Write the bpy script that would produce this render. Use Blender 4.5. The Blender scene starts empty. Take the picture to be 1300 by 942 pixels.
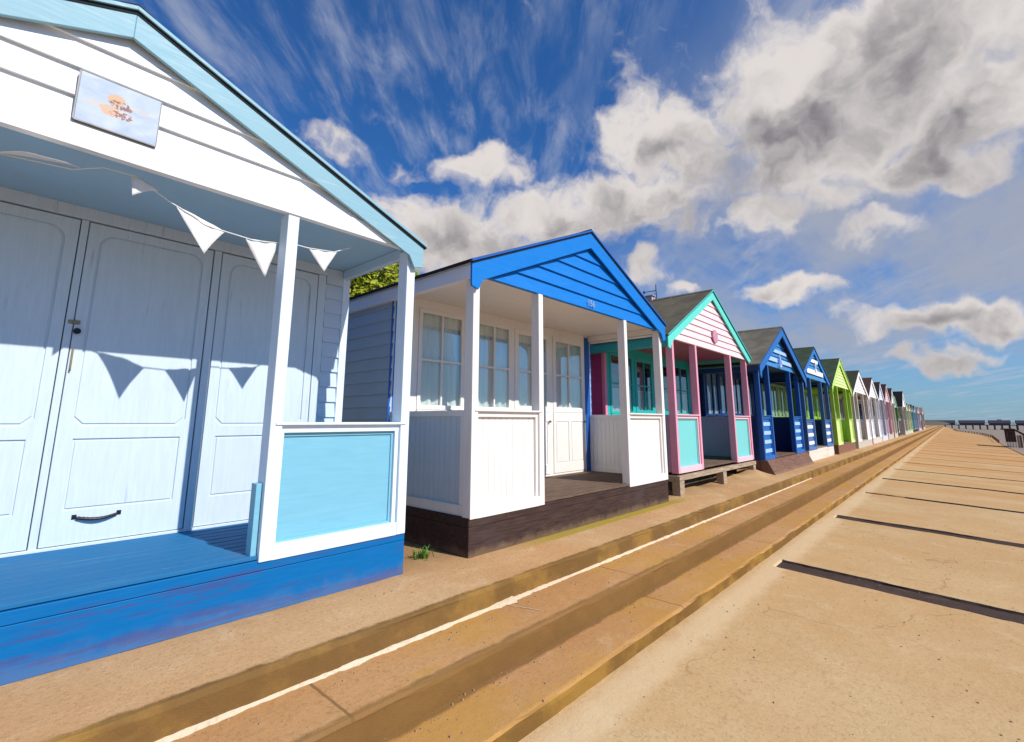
import bpy, bmesh, math, random
from mathutils import Vector, noise
R = math.radians
random.seed(7)
sc = bpy.context.scene
col = sc.collection

# ------------------------------------------------------------------ helpers
def tag(o, label=None, cat=None, group=None, kind=None):
    if label: o['label'] = label
    if cat: o['category'] = cat
    if group: o['group'] = group
    if kind: o['kind'] = kind
    return o

def empty(name, loc, label, cat, group=None):
    o = bpy.data.objects.new(name, None); col.objects.link(o)
    o.location = loc; o.empty_display_size = .2
    return tag(o, label, cat, group)

def obj(name, bm, mat, parent=None, bevel=0, smooth=False, loc=None, recalc=True):
    if recalc: bmesh.ops.recalc_face_normals(bm, faces=bm.faces[:])
    me = bpy.data.meshes.new(name); bm.to_mesh(me); bm.free()
    o = bpy.data.objects.new(name, me); col.objects.link(o)
    if isinstance(mat, (list, tuple)):
        for m in mat: me.materials.append(m)
    else: me.materials.append(mat)
    if parent: o.parent = parent
    if loc: o.location = loc
    if smooth:
        for p in me.polygons: p.use_smooth = True
    if bevel:
        b = o.modifiers.new('bevel', 'BEVEL'); b.width = bevel; b.segments = 2
        b.limit_method = 'ANGLE'; b.angle_limit = R(40)
    return o

def NB(): return bmesh.new()

def box(bm, x0, x1, y0, y1, z0, z1, mi=0):
    v = [bm.verts.new((x, y, z)) for x in (x0, x1) for y in (y0, y1) for z in (z0, z1)]
    for f in ((0,1,3,2), (4,6,7,5), (0,4,5,1), (2,3,7,6), (0,2,6,4), (1,5,7,3)):
        bm.faces.new([v[i] for i in f]).material_index = mi

def prism(bm, pts, y0, y1, mi=0, axis='y'):
    """polygon of (x,z) extruded along y (or (y,z) along x)"""
    def P(p, t): return (p[0], t, p[1]) if axis == 'y' else (t, p[0], p[1])
    a = [bm.verts.new(P(p, y0)) for p in pts]; b = [bm.verts.new(P(p, y1)) for p in pts]
    bm.faces.new(a).material_index = mi; bm.faces.new(b[::-1]).material_index = mi
    n = len(pts)
    for i in range(n):
        bm.faces.new((a[i], a[(i+1) % n], b[(i+1) % n], b[i])).material_index = mi

def plate(bm, outer, holes, y0, y1):
    """plate in the xz plane with real openings, from y0 (front) to y1"""
    sets = []
    for y in (y0, y1):
        loops, eds = [], []
        for L in [outer] + holes:
            vs = [bm.verts.new((p[0], y, p[1])) for p in L]
            eds += [bm.edges.new((vs[i], vs[(i+1) % len(vs)])) for i in range(len(vs))]
            loops.append(vs)
        bmesh.ops.triangle_fill(bm, use_beauty=True, use_dissolve=False, edges=eds)
        sets.append(loops)
    for a, b in zip(*sets):
        for i in range(len(a)):
            j = (i+1) % len(a); bm.faces.new((a[i], a[j], b[j], b[i]))

def rect(x0, x1, z0, z1): return [(x0, z0), (x1, z0), (x1, z1), (x0, z1)]

def cyl(bm, p, q, r0, r1=None, n=10):
    p, q = Vector(p), Vector(q); r1 = r0 if r1 is None else r1
    d = (q-p).normalized(); u = d.orthogonal().normalized(); w = d.cross(u)
    A = [bm.verts.new(p + (u*math.cos(t)+w*math.sin(t))*r0) for t in [i*2*math.pi/n for i in range(n)]]
    B = [bm.verts.new(q + (u*math.cos(t)+w*math.sin(t))*r1) for t in [i*2*math.pi/n for i in range(n)]]
    for i in range(n): bm.faces.new((A[i], A[(i+1) % n], B[(i+1) % n], B[i]))
    bm.faces.new(A[::-1]); bm.faces.new(B)

def clap(bm, zs, ext, P, lap=.02):
    """lapped weatherboards; ext(z)->(u0,u1); P(u, n, z)->point, n = how far it stands out"""
    for a, b in zip(zs[:-1], zs[1:]):
        (a0, a1), (b0, b1) = ext(a), ext(b)
        if a1-a0 < .01: continue
        v = [bm.verts.new(P(a0, lap, a)), bm.verts.new(P(a1, lap, a)), bm.verts.new(P(b1, .004, b)), bm.verts.new(P(b0, .004, b)),
             bm.verts.new(P(a0, -.012, a)), bm.verts.new(P(a1, -.012, a)), bm.verts.new(P(b1, -.012, b)), bm.verts.new(P(b0, -.012, b))]
        for f in ((0,1,2,3), (0,4,5,1), (1,5,6,2), (2,6,7,3), (3,7,4,0), (4,7,6,5)):
            try: bm.faces.new([v[i] for i in f])
            except ValueError: pass

def frange(a, b, step):
    n = max(1, round((b-a)/step)); return [a+(b-a)*i/n for i in range(n+1)]

# ------------------------------------------------------------------ materials
class NT:
    def __init__(s, tree): s.t = tree; s.n = tree.nodes; s.l = tree.links
    def new(s, typ, **kw):
        n = s.n.new(typ)
        for k, v in kw.items(): setattr(n, k, v)
        return n
    def put(s, sock, v):
        if isinstance(v, bpy.types.NodeSocket): s.l.new(v, sock)
        elif v is not None: sock.default_value = v
    def math(s, op, a, b=None, c=None, clamp=False):
        n = s.new('ShaderNodeMath', operation=op, use_clamp=clamp)
        s.put(n.inputs[0], a); s.put(n.inputs[1], b); s.put(n.inputs[2], c); return n.outputs[0]
    def vm(s, op, a, b=None, out=0):
        n = s.new('ShaderNodeVectorMath', operation=op); s.put(n.inputs[0], a); s.put(n.inputs[1], b); return n.outputs[out]
    def mix(s, f, a, b, blend='MIX'):
        n = s.new('ShaderNodeMix', data_type='RGBA', blend_type=blend); s.put(n.inputs[0], f)
        for k, v in ((6, a), (7, b)):
            if isinstance(v, (tuple, list)) and len(v) == 3: v = (*v, 1)
            s.put(n.inputs[k], v)
        return n.outputs[2]
    def noise(s, vec, scale=5, detail=4, rough=.55, dist=0):
        n = s.new('ShaderNodeTexNoise'); s.put(n.inputs['Vector'], vec)
        n.inputs['Scale'].default_value = scale; n.inputs['Detail'].default_value = detail
        n.inputs['Roughness'].default_value = rough; n.inputs['Distortion'].default_value = dist
        return n.outputs['Fac']
    def mapping(s, vec, scale=(1, 1, 1), loc=(0, 0, 0), rot=(0, 0, 0)):
        n = s.new('ShaderNodeMapping'); s.put(n.inputs[0], vec)
        n.inputs['Scale'].default_value = scale; n.inputs['Location'].default_value = loc; n.inputs['Rotation'].default_value = rot
        return n.outputs[0]
    def ramp(s, f, a, b, lo=0., hi=1.):
        n = s.new('ShaderNodeMapRange', interpolation_type='SMOOTHSTEP'); s.put(n.inputs[0], f)
        n.inputs[1].default_value = a; n.inputs[2].default_value = b; n.inputs[3].default_value = lo; n.inputs[4].default_value = hi
        return n.outputs[0]

def base_mat(name):
    m = bpy.data.materials.new(name); m.use_nodes = True
    t = NT(m.node_tree); b = m.node_tree.nodes['Principled BSDF']
    co = t.new('ShaderNodeTexCoord').outputs['Object']
    return m, t, b, co

def bump(t, b, h, strength=.3, dist=.01):
    n = t.new('ShaderNodeBump'); n.inputs['Strength'].default_value = strength; n.inputs['Distance'].default_value = dist
    t.put(n.inputs['Height'], h); t.l.new(n.outputs[0], b.inputs['Normal'])

_paint = {}
def paint(rgb, rough=.5, axis='x', wear=0., dirt=.10, chip=(.30, .24, .20), spec=.28, splash=0.):
    key = (tuple(rgb), rough, axis, wear, dirt, tuple(chip), spec, splash)
    if key in _paint: return _paint[key]
    m, t, b, co = base_mat('paint')
    st = {'x': (1.2, 14, 14), 'y': (14, 1.2, 14), 'z': (14, 14, 1.2)}[axis]
    streak = t.noise(t.mapping(co, st), 3.5, 5, .6)
    cloud = t.noise(co, 1.7, 4, .6)
    fine = t.noise(t.mapping(co, tuple(3*k for k in st)), 6, 3, .6)
    dk = tuple(c*.88 for c in rgb); lt = tuple(min(.9, c*1.06+.006) for c in rgb)
    c = t.mix(t.ramp(streak, .3, .7), dk, lt)
    c = t.mix(.62, c, (*rgb, 1))
    grime = t.mix(.5, tuple(rgb), (.20, .16, .12), 'MIX')
    c = t.mix(t.ramp(cloud, .48, .8, 0, dirt*2), c, grime)
    if wear:
        w = t.noise(t.mapping(co, tuple(k*.45 for k in st), loc=(3, 1, 2)), 2.6, 7, .68)
        c = t.mix(t.ramp(w, .62-wear*.25, .70-wear*.2, 0, .75), c, chip)
    if splash:
        sz = t.new('ShaderNodeSeparateXYZ'); t.l.new(co, sz.inputs[0])
        zz = t.math('ADD', sz.outputs[2], t.math('MULTIPLY', t.math('SUBTRACT', t.noise(co, 6, 5, .7), .5), .22))
        c = t.mix(t.ramp(zz, .14, .0, 0, splash), c, (.33, .23, .14))
    t.l.new(c, b.inputs['Base Color'])
    t.l.new(t.ramp(streak, .2, .8, max(.2, rough-.1), rough+.15), b.inputs['Roughness'])
    b.inputs['Specular IOR Level'].default_value = spec
    h = t.math('ADD', t.math('MULTIPLY', streak, .7), t.math('MULTIPLY', fine, .3))
    bump(t, b, h, .09, .008)
    _paint[key] = m; return m

def felt(rgb):
    key = ('felt', rgb)
    if key in _paint: return _paint[key]
    m, t, b, co = base_mat('roofing_felt')
    n1 = t.noise(co, 2.2, 5, .65); n2 = t.noise(co, 160, 2, .7); n3 = t.noise(t.mapping(co, (.6, 6, 6)), 2, 4)
    c = t.mix(t.ramp(n1, .3, .7), tuple(k*.72 for k in rgb), tuple(k*1.2 for k in rgb))
    c = t.mix(t.ramp(n3, .55, .75, 0, .35), c, (.10, .11, .06))
    c = t.mix(t.math('MULTIPLY', n2, .3), c, (.02, .02, .02))
    t.l.new(c, b.inputs['Base Color']); b.inputs['Roughness'].default_value = .9; b.inputs['Specular IOR Level'].default_value = .15
    bump(t, b, n2, .5, .004); _paint[key] = m; return m

def plain(name, rgb, rough=.6, metal=0., bumpk=.15):
    m, t, b, co = base_mat(name)
    n = t.noise(co, 9, 5, .6)
    t.l.new(t.mix(t.ramp(n, .3, .7), tuple(k*.8 for k in rgb), tuple(min(1, k*1.12) for k in rgb)), b.inputs['Base Color'])
    b.inputs['Roughness'].default_value = rough; b.inputs['Metallic'].default_value = metal
    if bumpk: bump(t, b, t.noise(co, 60, 3), bumpk, .004)
    return m

def glass_mat():
    m = bpy.data.materials.new('window_glass'); m.use_nodes = True; t = NT(m.node_tree)
    m.node_tree.nodes.remove(m.node_tree.nodes['Principled BSDF'])
    out = m.node_tree.nodes['Material Output']
    tr = t.new('ShaderNodeBsdfTransparent'); tr.inputs[0].default_value = (.93, .96, .95, 1)
    gl = t.new('ShaderNodeBsdfGlossy'); gl.inputs['Roughness'].default_value = .02; gl.inputs[0].default_value = (1, 1, 1, 1)
    fr = t.new('ShaderNodeFresnel'); fr.inputs[0].default_value = 1.5
    mx = t.new('ShaderNodeMixShader'); t.l.new(t.math('MULTIPLY', fr.outputs[0], .40), mx.inputs[0])
    t.l.new(tr.outputs[0], mx.inputs[1]); t.l.new(gl.outputs[0], mx.inputs[2]); t.l.new(mx.outputs[0], out.inputs[0])
    return m
GLASS = glass_mat()
def cloth(rgb):
    key = ('cloth', rgb)
    if key in _paint: return _paint[key]
    m, t, b, co = base_mat('curtain_cloth')
    n = t.noise(t.mapping(co, (30, 30, 1.5)), 1, 3)
    t.l.new(t.mix(n, tuple(k*.75 for k in rgb), rgb), b.inputs['Base Color']); b.inputs['Roughness'].default_value = .9
    _paint[key] = m; return m
DARKIN = plain('dark_interior', (.05, .045, .04), .9, 0, 0)
IRON = plain('black_iron', (.02, .022, .024), .45, .6)
BRASS = plain('tarnished_brass', (.28, .22, .12), .45, .8)

def wood(rgb, axis='x', rough=.8):
    key = ('wood', rgb, axis)
    if key in _paint: return _paint[key]
    m, t, b, co = base_mat('weathered_wood')
    st = {'x': (.8, 12, 12), 'y': (12, .8, 12), 'z': (12, 12, .8)}[axis]
    g = t.noise(t.mapping(co, st), 4, 6, .65, .4); n = t.noise(co, 1.3, 4)
    c = t.mix(t.ramp(g, .3, .72), tuple(k*.55 for k in rgb), tuple(k*1.25 for k in rgb))
    c = t.mix(t.ramp(n, .5, .75, 0, .4), c, tuple(k*.6+.04 for k in rgb))
    sz = t.new('ShaderNodeSeparateXYZ'); t.l.new(co, sz.inputs[0])
    zz = t.math('ADD', sz.outputs[2], t.math('MULTIPLY', t.math('SUBTRACT', t.noise(co, 6, 5, .7), .5), .2))
    if axis == 'x': c = t.mix(t.ramp(zz, .10, .0, 0, .38), c, (.30, .20, .11))
    b.inputs['Specular IOR Level'].default_value = .15
    t.l.new(c, b.inputs['Base Color']); b.inputs['Roughness'].default_value = rough
    bump(t, b, g, .4, .01); _paint[key] = m; return m

# ------------------------------------------------------------------ hut builder
def window_unit(parent, x0, x1, z0, z1, y, mat, cols=2, zsplit=(), curtain=None, ctop=None, name='window', bar=.03, frame=.055):
    """glazed frame with glazing bars; y = front face"""
    bm = NB()
    xs = [x0+frame + (x1-x0-2*frame)*i/cols for i in range(cols+1)]
    zz = [z0+frame] + list(zsplit) + [z1-frame]
    holes = []
    for i in range(cols):
        for k in range(len(zz)-1):
            holes.append(rect(xs[i]+(bar/2 if i else 0), xs[i+1]-(bar/2 if i < cols-1 else 0),
                              zz[k]+(bar/2 if k else 0), zz[k+1]-(bar/2 if k < len(zz)-2 else 0)))
    plate(bm, rect(x0, x1, z0, z1), holes, y, y+.04)
    w = obj(name, bm, mat, parent, .004)
    bm = NB(); box(bm, x0+.03, x1-.03, y+.018, y+.022, z0+.03, z1-.03)
    obj('pane', bm, GLASS, w)
    if curtain:
        ct = ctop or z1-.03
        bm = NB(); n = 60
        rows = frange(z0+.02, ct, .12); prev = None
        ph = random.random()*9
        for r_, z in enumerate(rows):
            row = []
            for i in range(n+1):
                u = i/n; amp = .012+.010*(1-r_/len(rows))
                x = x0+.02+(x1-x0-.04)*u
                row.append(bm.verts.new((x, y+.068+amp*math.sin(u*38*(x1-x0)+ph+.5*math.sin(z*2+u*5))+.006*math.sin(u*91+ph*2), z)))
            if prev:
                for i in range(n): bm.faces.new((prev[i], prev[i+1], row[i+1], row[i]))
            prev = row
        obj('curtain', bm, cloth(curtain), w, 0, True)
    return w

def panelled(bm, x0, x1, z0, z1, y, polys):
    """door leaf: slab, raised stiles with openings, raised fields"""
    box(bm, x0, x1, y+.012, y+.04, z0, z1)
    plate(bm, rect(x0+.002, x1-.002, z0+.002, z1-.002), polys, y, y+.013)
    for p in polys:
        cx = sum(q[0] for q in p)/len(p); cz = sum(q[1] for q in p)/len(p)
        W = max(q[0] for q in p)-min(q[0] for q in p); H = max(q[1] for q in p)-min(q[1] for q in p)
        prism(bm, [(cx+(q[0]-cx)*(1-.028/W), cz+(q[1]-cz)*(1-.028/H)) for q in p], y+.004, y+.0125)

def boards_infill(bm, a0, a1, z0, z1, n0, n1, axis, w=.09):
    """vertical matchboarding between a0 and a1"""
    k = max(1, round((a1-a0)/w)); s = (a1-a0)/k
    for i in range(k):
        p, q = a0+i*s+.002, a0+(i+1)*s-.002
        if axis == 'x': box(bm, p, q, n0, n1, z0, z1)
        else: box(bm, n0, n1, p, q, z0, z1)
    if axis == 'x': box(bm, a0, a1, n0+.006, n1+.004, z0, z1)
    else: box(bm, n0+.004, n1-.004, a0, a1, z0, z1)

def beach_hut(c):
    x0, x1, yf = c['x0'], c['x1'], c['y']
    cx = (x0+x1)/2; hw = (x1-x0)/2
    D, B = c.get('D', 1.46), c.get('B', 2.6)
    zd, ze, za = c.get('zd', .39), c.get('ze', 2.88), c['za']
    rw, zt, bw = c.get('rw', hw+.13), c.get('zt', 2.98), c.get('bw', .2)
    zb = c.get('zb', 0.0)
    s = (za-zt)/rw; ax = 0; by = c.get('by', .064)
    rail = c.get('rail', 1.42); pw, pd = c.get('pw', .085), c.get('pd', .11)
    hut = empty('beach_hut', (cx, yf, 0), c['label'], 'beach hut', 'beach huts in the row along the promenade')
    M = c
    roofz = lambda x: za - s*abs(x)
    # --- base
    bm = NB(); kind = c.get('base', 'boards')
    if kind == 'boards':
        hgt = zd-.03
        cut = [zb, zb+(hgt-zb)*c.get('seam', .76), hgt]
        for a, b in zip(cut[:-1], cut[1:]):
            b -= .003
            box(bm, -hw-.005, hw+.005, 0, .04, a, b)
            box(bm, -hw-.005, -hw+.035, .043, D+B, a, b); box(bm, hw-.035, hw+.005, .043, D+B, a, b)
        obj('plinth', bm, M['plinth'], hut, .004)
    elif kind == 'frame':
        box(bm, -hw-.04, hw+.04, -.04, .06, .26, .345)
        for x, w_ in ((-hw-.02, .20), (-.04, .20), (hw-.16, .18)): box(bm, x, x+w_, -.03, .12, -.02, .257)
        for x in (-hw-.04, hw-.04): box(bm, x, x+.08, .063, D+B, .24, .345)
        for yy in (1.3, 2.6, 4.0): box(bm, -hw+.06, hw-.06, yy, yy+.08, .2, .33)
        obj('plinth', bm, M['plinth'], hut, .006)
        bm = NB(); box(bm, -hw+.0, hw-.0, .42, .47, -.02, .30); box(bm, -hw-.01, -hw+.03, .13, D, -.02, .238)  # left side skirt plus an added dark board standing in for underfloor shade
        obj('skirt_and_shade_board', bm, wood((.05, .038, .03)), hut)
    elif kind == 'slope':
        prism(bm, [(-.22, zb), (-.06, zd-.04), (.1, zd-.04), (.1, zb)], -hw-.02, hw+.02, 0, 'x')
        for x in (-hw, hw-.04): box(bm, x, x+.04, .105, D+B, zb, zd-.032)
        obj('plinth', bm, M['plinth'], hut, .006)
    # --- deck
    bm = NB(); y = .012
    while y < D+.1:
        dz_ = .002*((y*37) % 1); box(bm, -hw+.04, hw-.04, y, y+.114, zd-.028, zd-dz_); y += .125
    obj('deck', bm, M['deck'], hut, .005)
    # --- body walls
    wm = M['wall']
    zs = frange(zd-.02, ze+.0, .155)
    for sgn in (-1, 1):
        bm = NB()
        clap(bm, zs, lambda z: (D+c.get('cs', .06)-.01, D+B), lambda u, n, z: (sgn*(hw-.02+n), u, z), .022)
        box(bm, *(sorted((sgn*(hw-.03), sgn*(hw-.075)))), D+.055, D+B-.01, zd-.02, ze)
        w = obj('side_wall', bm, M.get('side', wm), hut)
        bm = NB(); a, b = sorted((sgn*(hw+.022), sgn*(hw-c.get('cb', .06)))); box(bm, a, b, D-.012, D+c.get('cs', .06), zd, ze-.002)
        obj('corner_board', bm, M.get('corner', wm), w, .004)
    bm = NB(); bx = hw-.03
    for sg in (1,):
        prism(bm, [(-bx, zd-.02), (bx, zd-.02), (bx, roofz(bx)-.06), (ax, za-.07), (-bx, roofz(bx)-.06)], D+B-.04, D+B)
    obj('back_wall', bm, wm, hut)
    bm = NB(); box(bm, -hw+.05, hw-.05, D+.06, D+B-.05, zd-.05, zd-.02); obj('floor', bm, DARKIN, hut)
    # --- front wall
    c['front'](hut, c, hw, D, zd, ze)
    # --- soffit and beams
    bm = NB(); box(bm, -hw+.02, hw-.02, .06, D+.02, ze+.03, ze+.05)
    obj('soffit', bm, M['soffit'], hut)
    for sgn in (-1, 1):
        bm = NB(); a, b = sorted((sgn*(hw-.012), sgn*(hw-.07))); box(bm, a, b, pd, D-.015, ze-.07, ze+.028)
        obj('side_beam', bm, M['beam'], hut, .004)
    # --- gable
    gm = M['gable']; gz = c.get('gz') or frange(ze-.03, za-.05, c.get('gb', .17))
    bm = NB(); m_ = bw*.75
    clap(bm, gz, lambda z: (-(za-m_-z)/s if za-m_-z > 0 else 0, (za-m_-z)/s if za-m_-z > 0 else 0),
         lambda u, n, z: (max(-hw-.0, min(hw+.0, u)), -n+.012, z), .030)
    prism(bm, [(-hw, ze-.025), (hw, ze-.025), (hw, max(ze, roofz(hw)-.05)), (0, za-.06), (-hw, max(ze, roofz(hw)-.05))], .027, .055)
    gable = obj('gable', bm, gm, hut, .0)
    if c.get('fascia'):
        bm = NB(); fz = c['fascia']; box(bm, -hw+.0, hw-.0, -.026, .0, ze-.035, ze-.035+fz)
        obj('fascia', bm, gm, gable, .003)
    # --- roof
    L = D+B+.12; th = .035; bm = NB()
    prism(bm, [(-rw-.03, zt-s*.03+.004), (0, za+.004), (rw+.03, zt-s*.03+.004), (rw+.03, zt-s*.03+.004+th), (0, za+th+.008), (-rw-.03, zt-s*.03+.004+th)], -by-.007, L)
    # felt lap ridges and ridge roll
    yy = .85
    while yy < L-.2:
        for sgn in (-1, 1):
            prism(bm, sorted([(sgn*.0, za+th+.004), (sgn*(rw+.031), zt-s*.03+th), (sgn*(rw+.031), zt-s*.03+th+.012), (sgn*.0, za+th+.017)], key=lambda q: 0), yy, yy+.03)
        yy += .95
    prism(bm, [(-.09, za+th-.09*s+.004), (0, za+th+.006), (.09, za+th-.09*s+.004), (.09, za+th-.09*s+.018), (0, za+th+.022), (-.09, za+th-.09*s+.018)], -by-.009, L+.003)
    roof = obj('roof', bm, M['roof'], hut)
    bm = NB(); 
    prism(bm, [(-rw, zt-.012), (0, za-.012), (rw, zt-.012), (rw, zt+.001), (0, za+.001), (-rw, zt+.001)], -by+.03, L-.02)
    for sgn in (-1, 1):   # eave boards along both sides
        a, b = sorted((sgn*(rw-.03), sgn*(rw-.002))); box(bm, a, b, -by+.030, L-.02, zt-c.get('eb', .17), zt-.014)
        a, b = sorted((sgn*(hw-.015), sgn*(rw-.03))); box(bm, a, b, .06, L-.03, zt-c.get('eb', .17)+.01, zt-c.get('eb', .17)+.025)
    obj('eave_board', bm, M.get('eave', M['beam']), roof, .003)
    for sgn in (-1, 1):
        bm = NB(); e = c.get('tail', 0)
        pts = [(0, za), (sgn*rw, zt), (sgn*rw, zt-bw-.02), (sgn*(rw-.10), zt-bw-.045 if not e else zt-bw-e), (sgn*(rw-.16), roofz(rw-.16)-bw), (0, za-bw)]
        prism(bm, pts, -by, -by+.028)
        bb = obj('bargeboard', bm, M['barge'], roof, .004)
        if c.get('trim'):
            bm = NB(); prism(bm, [(0, za+.035), (sgn*(rw+.02), zt+.035-s*.02), (sgn*(rw+.02), zt+.008-s*.02), (0, za+.008)], -by-.024, -by-.010)
            obj('trim', bm, M['trim'], bb, .002)
            bm = NB(); prism(bm, [(0, za+.004), (sgn*rw, zt+.004), (sgn*rw, zt-.016), (0, za-.016)], -by-.006, -by-.0005)
            obj('painted_gap_shadow', bm, felt((.02, .03, .04)), bb)  # dark strip painted in for the shade between trim and bargeboard
    # --- posts
    px = c.get('posts', [(-hw, -hw+pw), (-hw*.51, -hw*.51+pw), (hw*.51-pw, hw*.51), (hw-pw, hw)])
    for a, b in px:
        bm = NB(); box(bm, a, b, -.013, pd, zd-.044, ze-.026)
        obj('post', bm, M.get('post'), hut, .005)
    # --- front panels
    for a, b in ((px[0][1], px[1][0]), (px[2][1], px[3][0])):
        bm = NB(); fr = .07
        box(bm, a, b, .012, .075, rail-.07, rail); box(bm, a, b, -.010, .075, zd-.046, zd+.06)
        box(bm, a, a+.03, .014, .073, zd+.06, rail-.07); box(bm, b-.04, b, .014, .073, zd+.06, rail-.07)
        box(bm, a-.05, b+.05, -.024, pd-.02, rail-.012, rail+.008)
        p = obj('front_panel', bm, M['frame'], hut, .004)
        bm = NB(); st = c.get('fill', 'boards')
        if st == 'boards': boards_infill(bm, a+.03, b-.04, zd+.058, rail-.068, .045, .058, 'x')
        elif st == 'plain':
            box(bm, a+.03, b-.04, .05, .062, zd+.058, rail-.068)
            for (q0, q1, w0, w1) in ((a+.03, b-.04, rail-.098, rail-.07), (a+.03, b-.04, zd+.06, zd+.075), (b-.062, b-.04, zd+.075, rail-.098), (a+.03, a+.04, zd+.075, rail-.098)):
                box(bm, q0, q1, .038, .0495, w0, w1)
        elif st == 'lap': clap(bm, frange(zd+.058, rail-.07, .11), lambda z: (a+.03, b-.04), lambda u, n, z: (u, .05-n, z), .014)
        f = obj('infill', bm, M['infill'], p, .002)
        if c.get('stripes'):
            k = c['stripes']; H = rail-.1-(zd+.06)
            for i in range(k):
                z = zd+.10+H*(i+.12)/k; bm = NB(); box(bm, a+.045, b-.055, .034, .044, z, z+H/k*.42)
                obj('stripe', bm, M['stripe'], p, .003)
    # --- side panels
    for sgn in (-1, 1):
        sf = M.get('sidefill_left') if sgn < 0 and M.get('sidefill_left') else M.get('sidefill', M['infill'])
        u, v = sorted((sgn*(hw-.012), sgn*(hw-.075)))
        bm = NB(); box(bm, u, v, pd+.003, D-.015, rail-.065, rail-.002); box(bm, u, v, pd+.003, D-.015, zd-.03, zd+.075)
        box(bm, u, v, pd+.003, pd+.06, zd+.076, rail-.066); box(bm, u, v, D-.075, D-.015, zd+.076, rail-.066)
        p = obj('side_panel', bm, M.get('sideframe', M['frame']), hut, .004)
        bm = NB(); mid = (u+v)/2
        boards_infill(bm, pd+.06, D-.075, zd+.074, rail-.064, mid-.01, mid+.01, 'y')
        obj('infill', bm, sf, p, .002)
    return hut

# front walls -----------------------------------------------------------------
def front_folding(hut, c, hw, D, zd, ze):
    cx = c['x0']+hw
    mat = c['door']
    def X(x): return x-cx
    top = 2.88
    for (a, b) in ((-1.53, -.57), (-.50, .385), (.440, 1.325), (1.40, 2.34)):
        a, b = X(a), X(b); bm = NB()
        ch = .055; q = .10; l, r = a+.075, b-.075
        arc = [(r-q+q*math.sin(t), 2.80-q+q*math.cos(t)) for t in [R(90), R(70), R(45), R(20), R(0)]]
        up = [(l, 1.27+ch), (l+ch, 1.27), (r-ch, 1.27), (r, 1.27+ch)] + arc + [(l+q-q*math.sin(t), 2.80-q+q*math.cos(t)) for t in [R(0), R(20), R(45), R(70), R(90)]]
        lo = rect(a+.10, b-.10, zd+.27, 1.175)
        panelled(bm, a, b, zd+.025, top, D+.0, [up, lo])
        d = obj('door', bm, mat, hut, .003)
        if abs(a-X(.44)) < .01:
            bm = NB()   # drawer pull: two feet and a bowed bar
            hx0, hx1, hz = X(.625), X(.865), .595
            for x in (hx0-.012, hx1+.012): box(bm, x-.014, x+.014, D-.006, D, hz-.008, hz+.024)
            pts = [(hx0+(hx1-hx0)*i/10, D-.010-.022*math.sin(math.pi*i/10), hz-.018*math.sin(math.pi*i/10)) for i in range(11)]
            for p, q2 in zip(pts, pts[1:]): cyl(bm, p, q2, .011, n=8)
            for i in range(10):
                p, q2 = pts[i], pts[i+1]
                box(bm, p[0], q2[0], p[1]-.002, D-.002, p[2]+.004, p[2]+.009)
            obj('handle', bm, IRON, d, .001)
            bm = NB(); cyl(bm, (X(.462), D, 1.99), (X(.462), D-.03, 1.99), .02, .024, 14); obj('knob', bm, IRON, d)
            bm = NB(); box(bm, X(.405), X(.475), D-.012, D-.002, 2.045, 2.075); cyl(bm, (X(.44), D-.012, 2.06), (X(.44), D-.024, 2.06), .012)
            obj('latch', bm, BRASS, d, .002); bm = NB()
            box(bm, X(.452), X(.464), D-.010, D-.001, 1.70, 1.86); cyl(bm, (X(.458), D-.004, 1.70), (X(.458), D-.022, 1.685), .006)
            obj('hook', bm, BRASS, d, .002)
    # frame, mullions, threshold
    bm = NB()
    for a, b in ((-1.62, -1.535), (-.565, -.505), (.39, .435), (1.332, 1.393), (2.345, 2.43)):
        box(bm, X(a), X(b), D-.004, D+.05, zd, 2.885)
    box(bm, X(-1.62), X(2.43), D-.02, D+.05, 2.888, ze+.03); box(bm, X(-1.6), X(2.42), D-.012, D+.05, zd, zd+.022)
    obj('door_frame', bm, mat, hut, .003)
    for (a, b) in ((-hw+.05, X(-1.625)), (X(2.435), hw-.055)):
        bm = NB()
        clap(bm, frange(zd, 2.80, .16), lambda z: (a, b), lambda u, n, z: (u, D+.02-n, z), .024)
        box(bm, a, b, D+.033, D+.07, zd-.02, ze); box(bm, a, b, D-.008, D+.03, 2.803, ze+.025)
        obj('front_wall', bm, c['wall'], hut)
    bm = NB(); box(bm, X(-1.6), X(2.42), D+.055, D+.075, zd, ze+.02); obj('lining', bm, DARKIN, hut)

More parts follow.
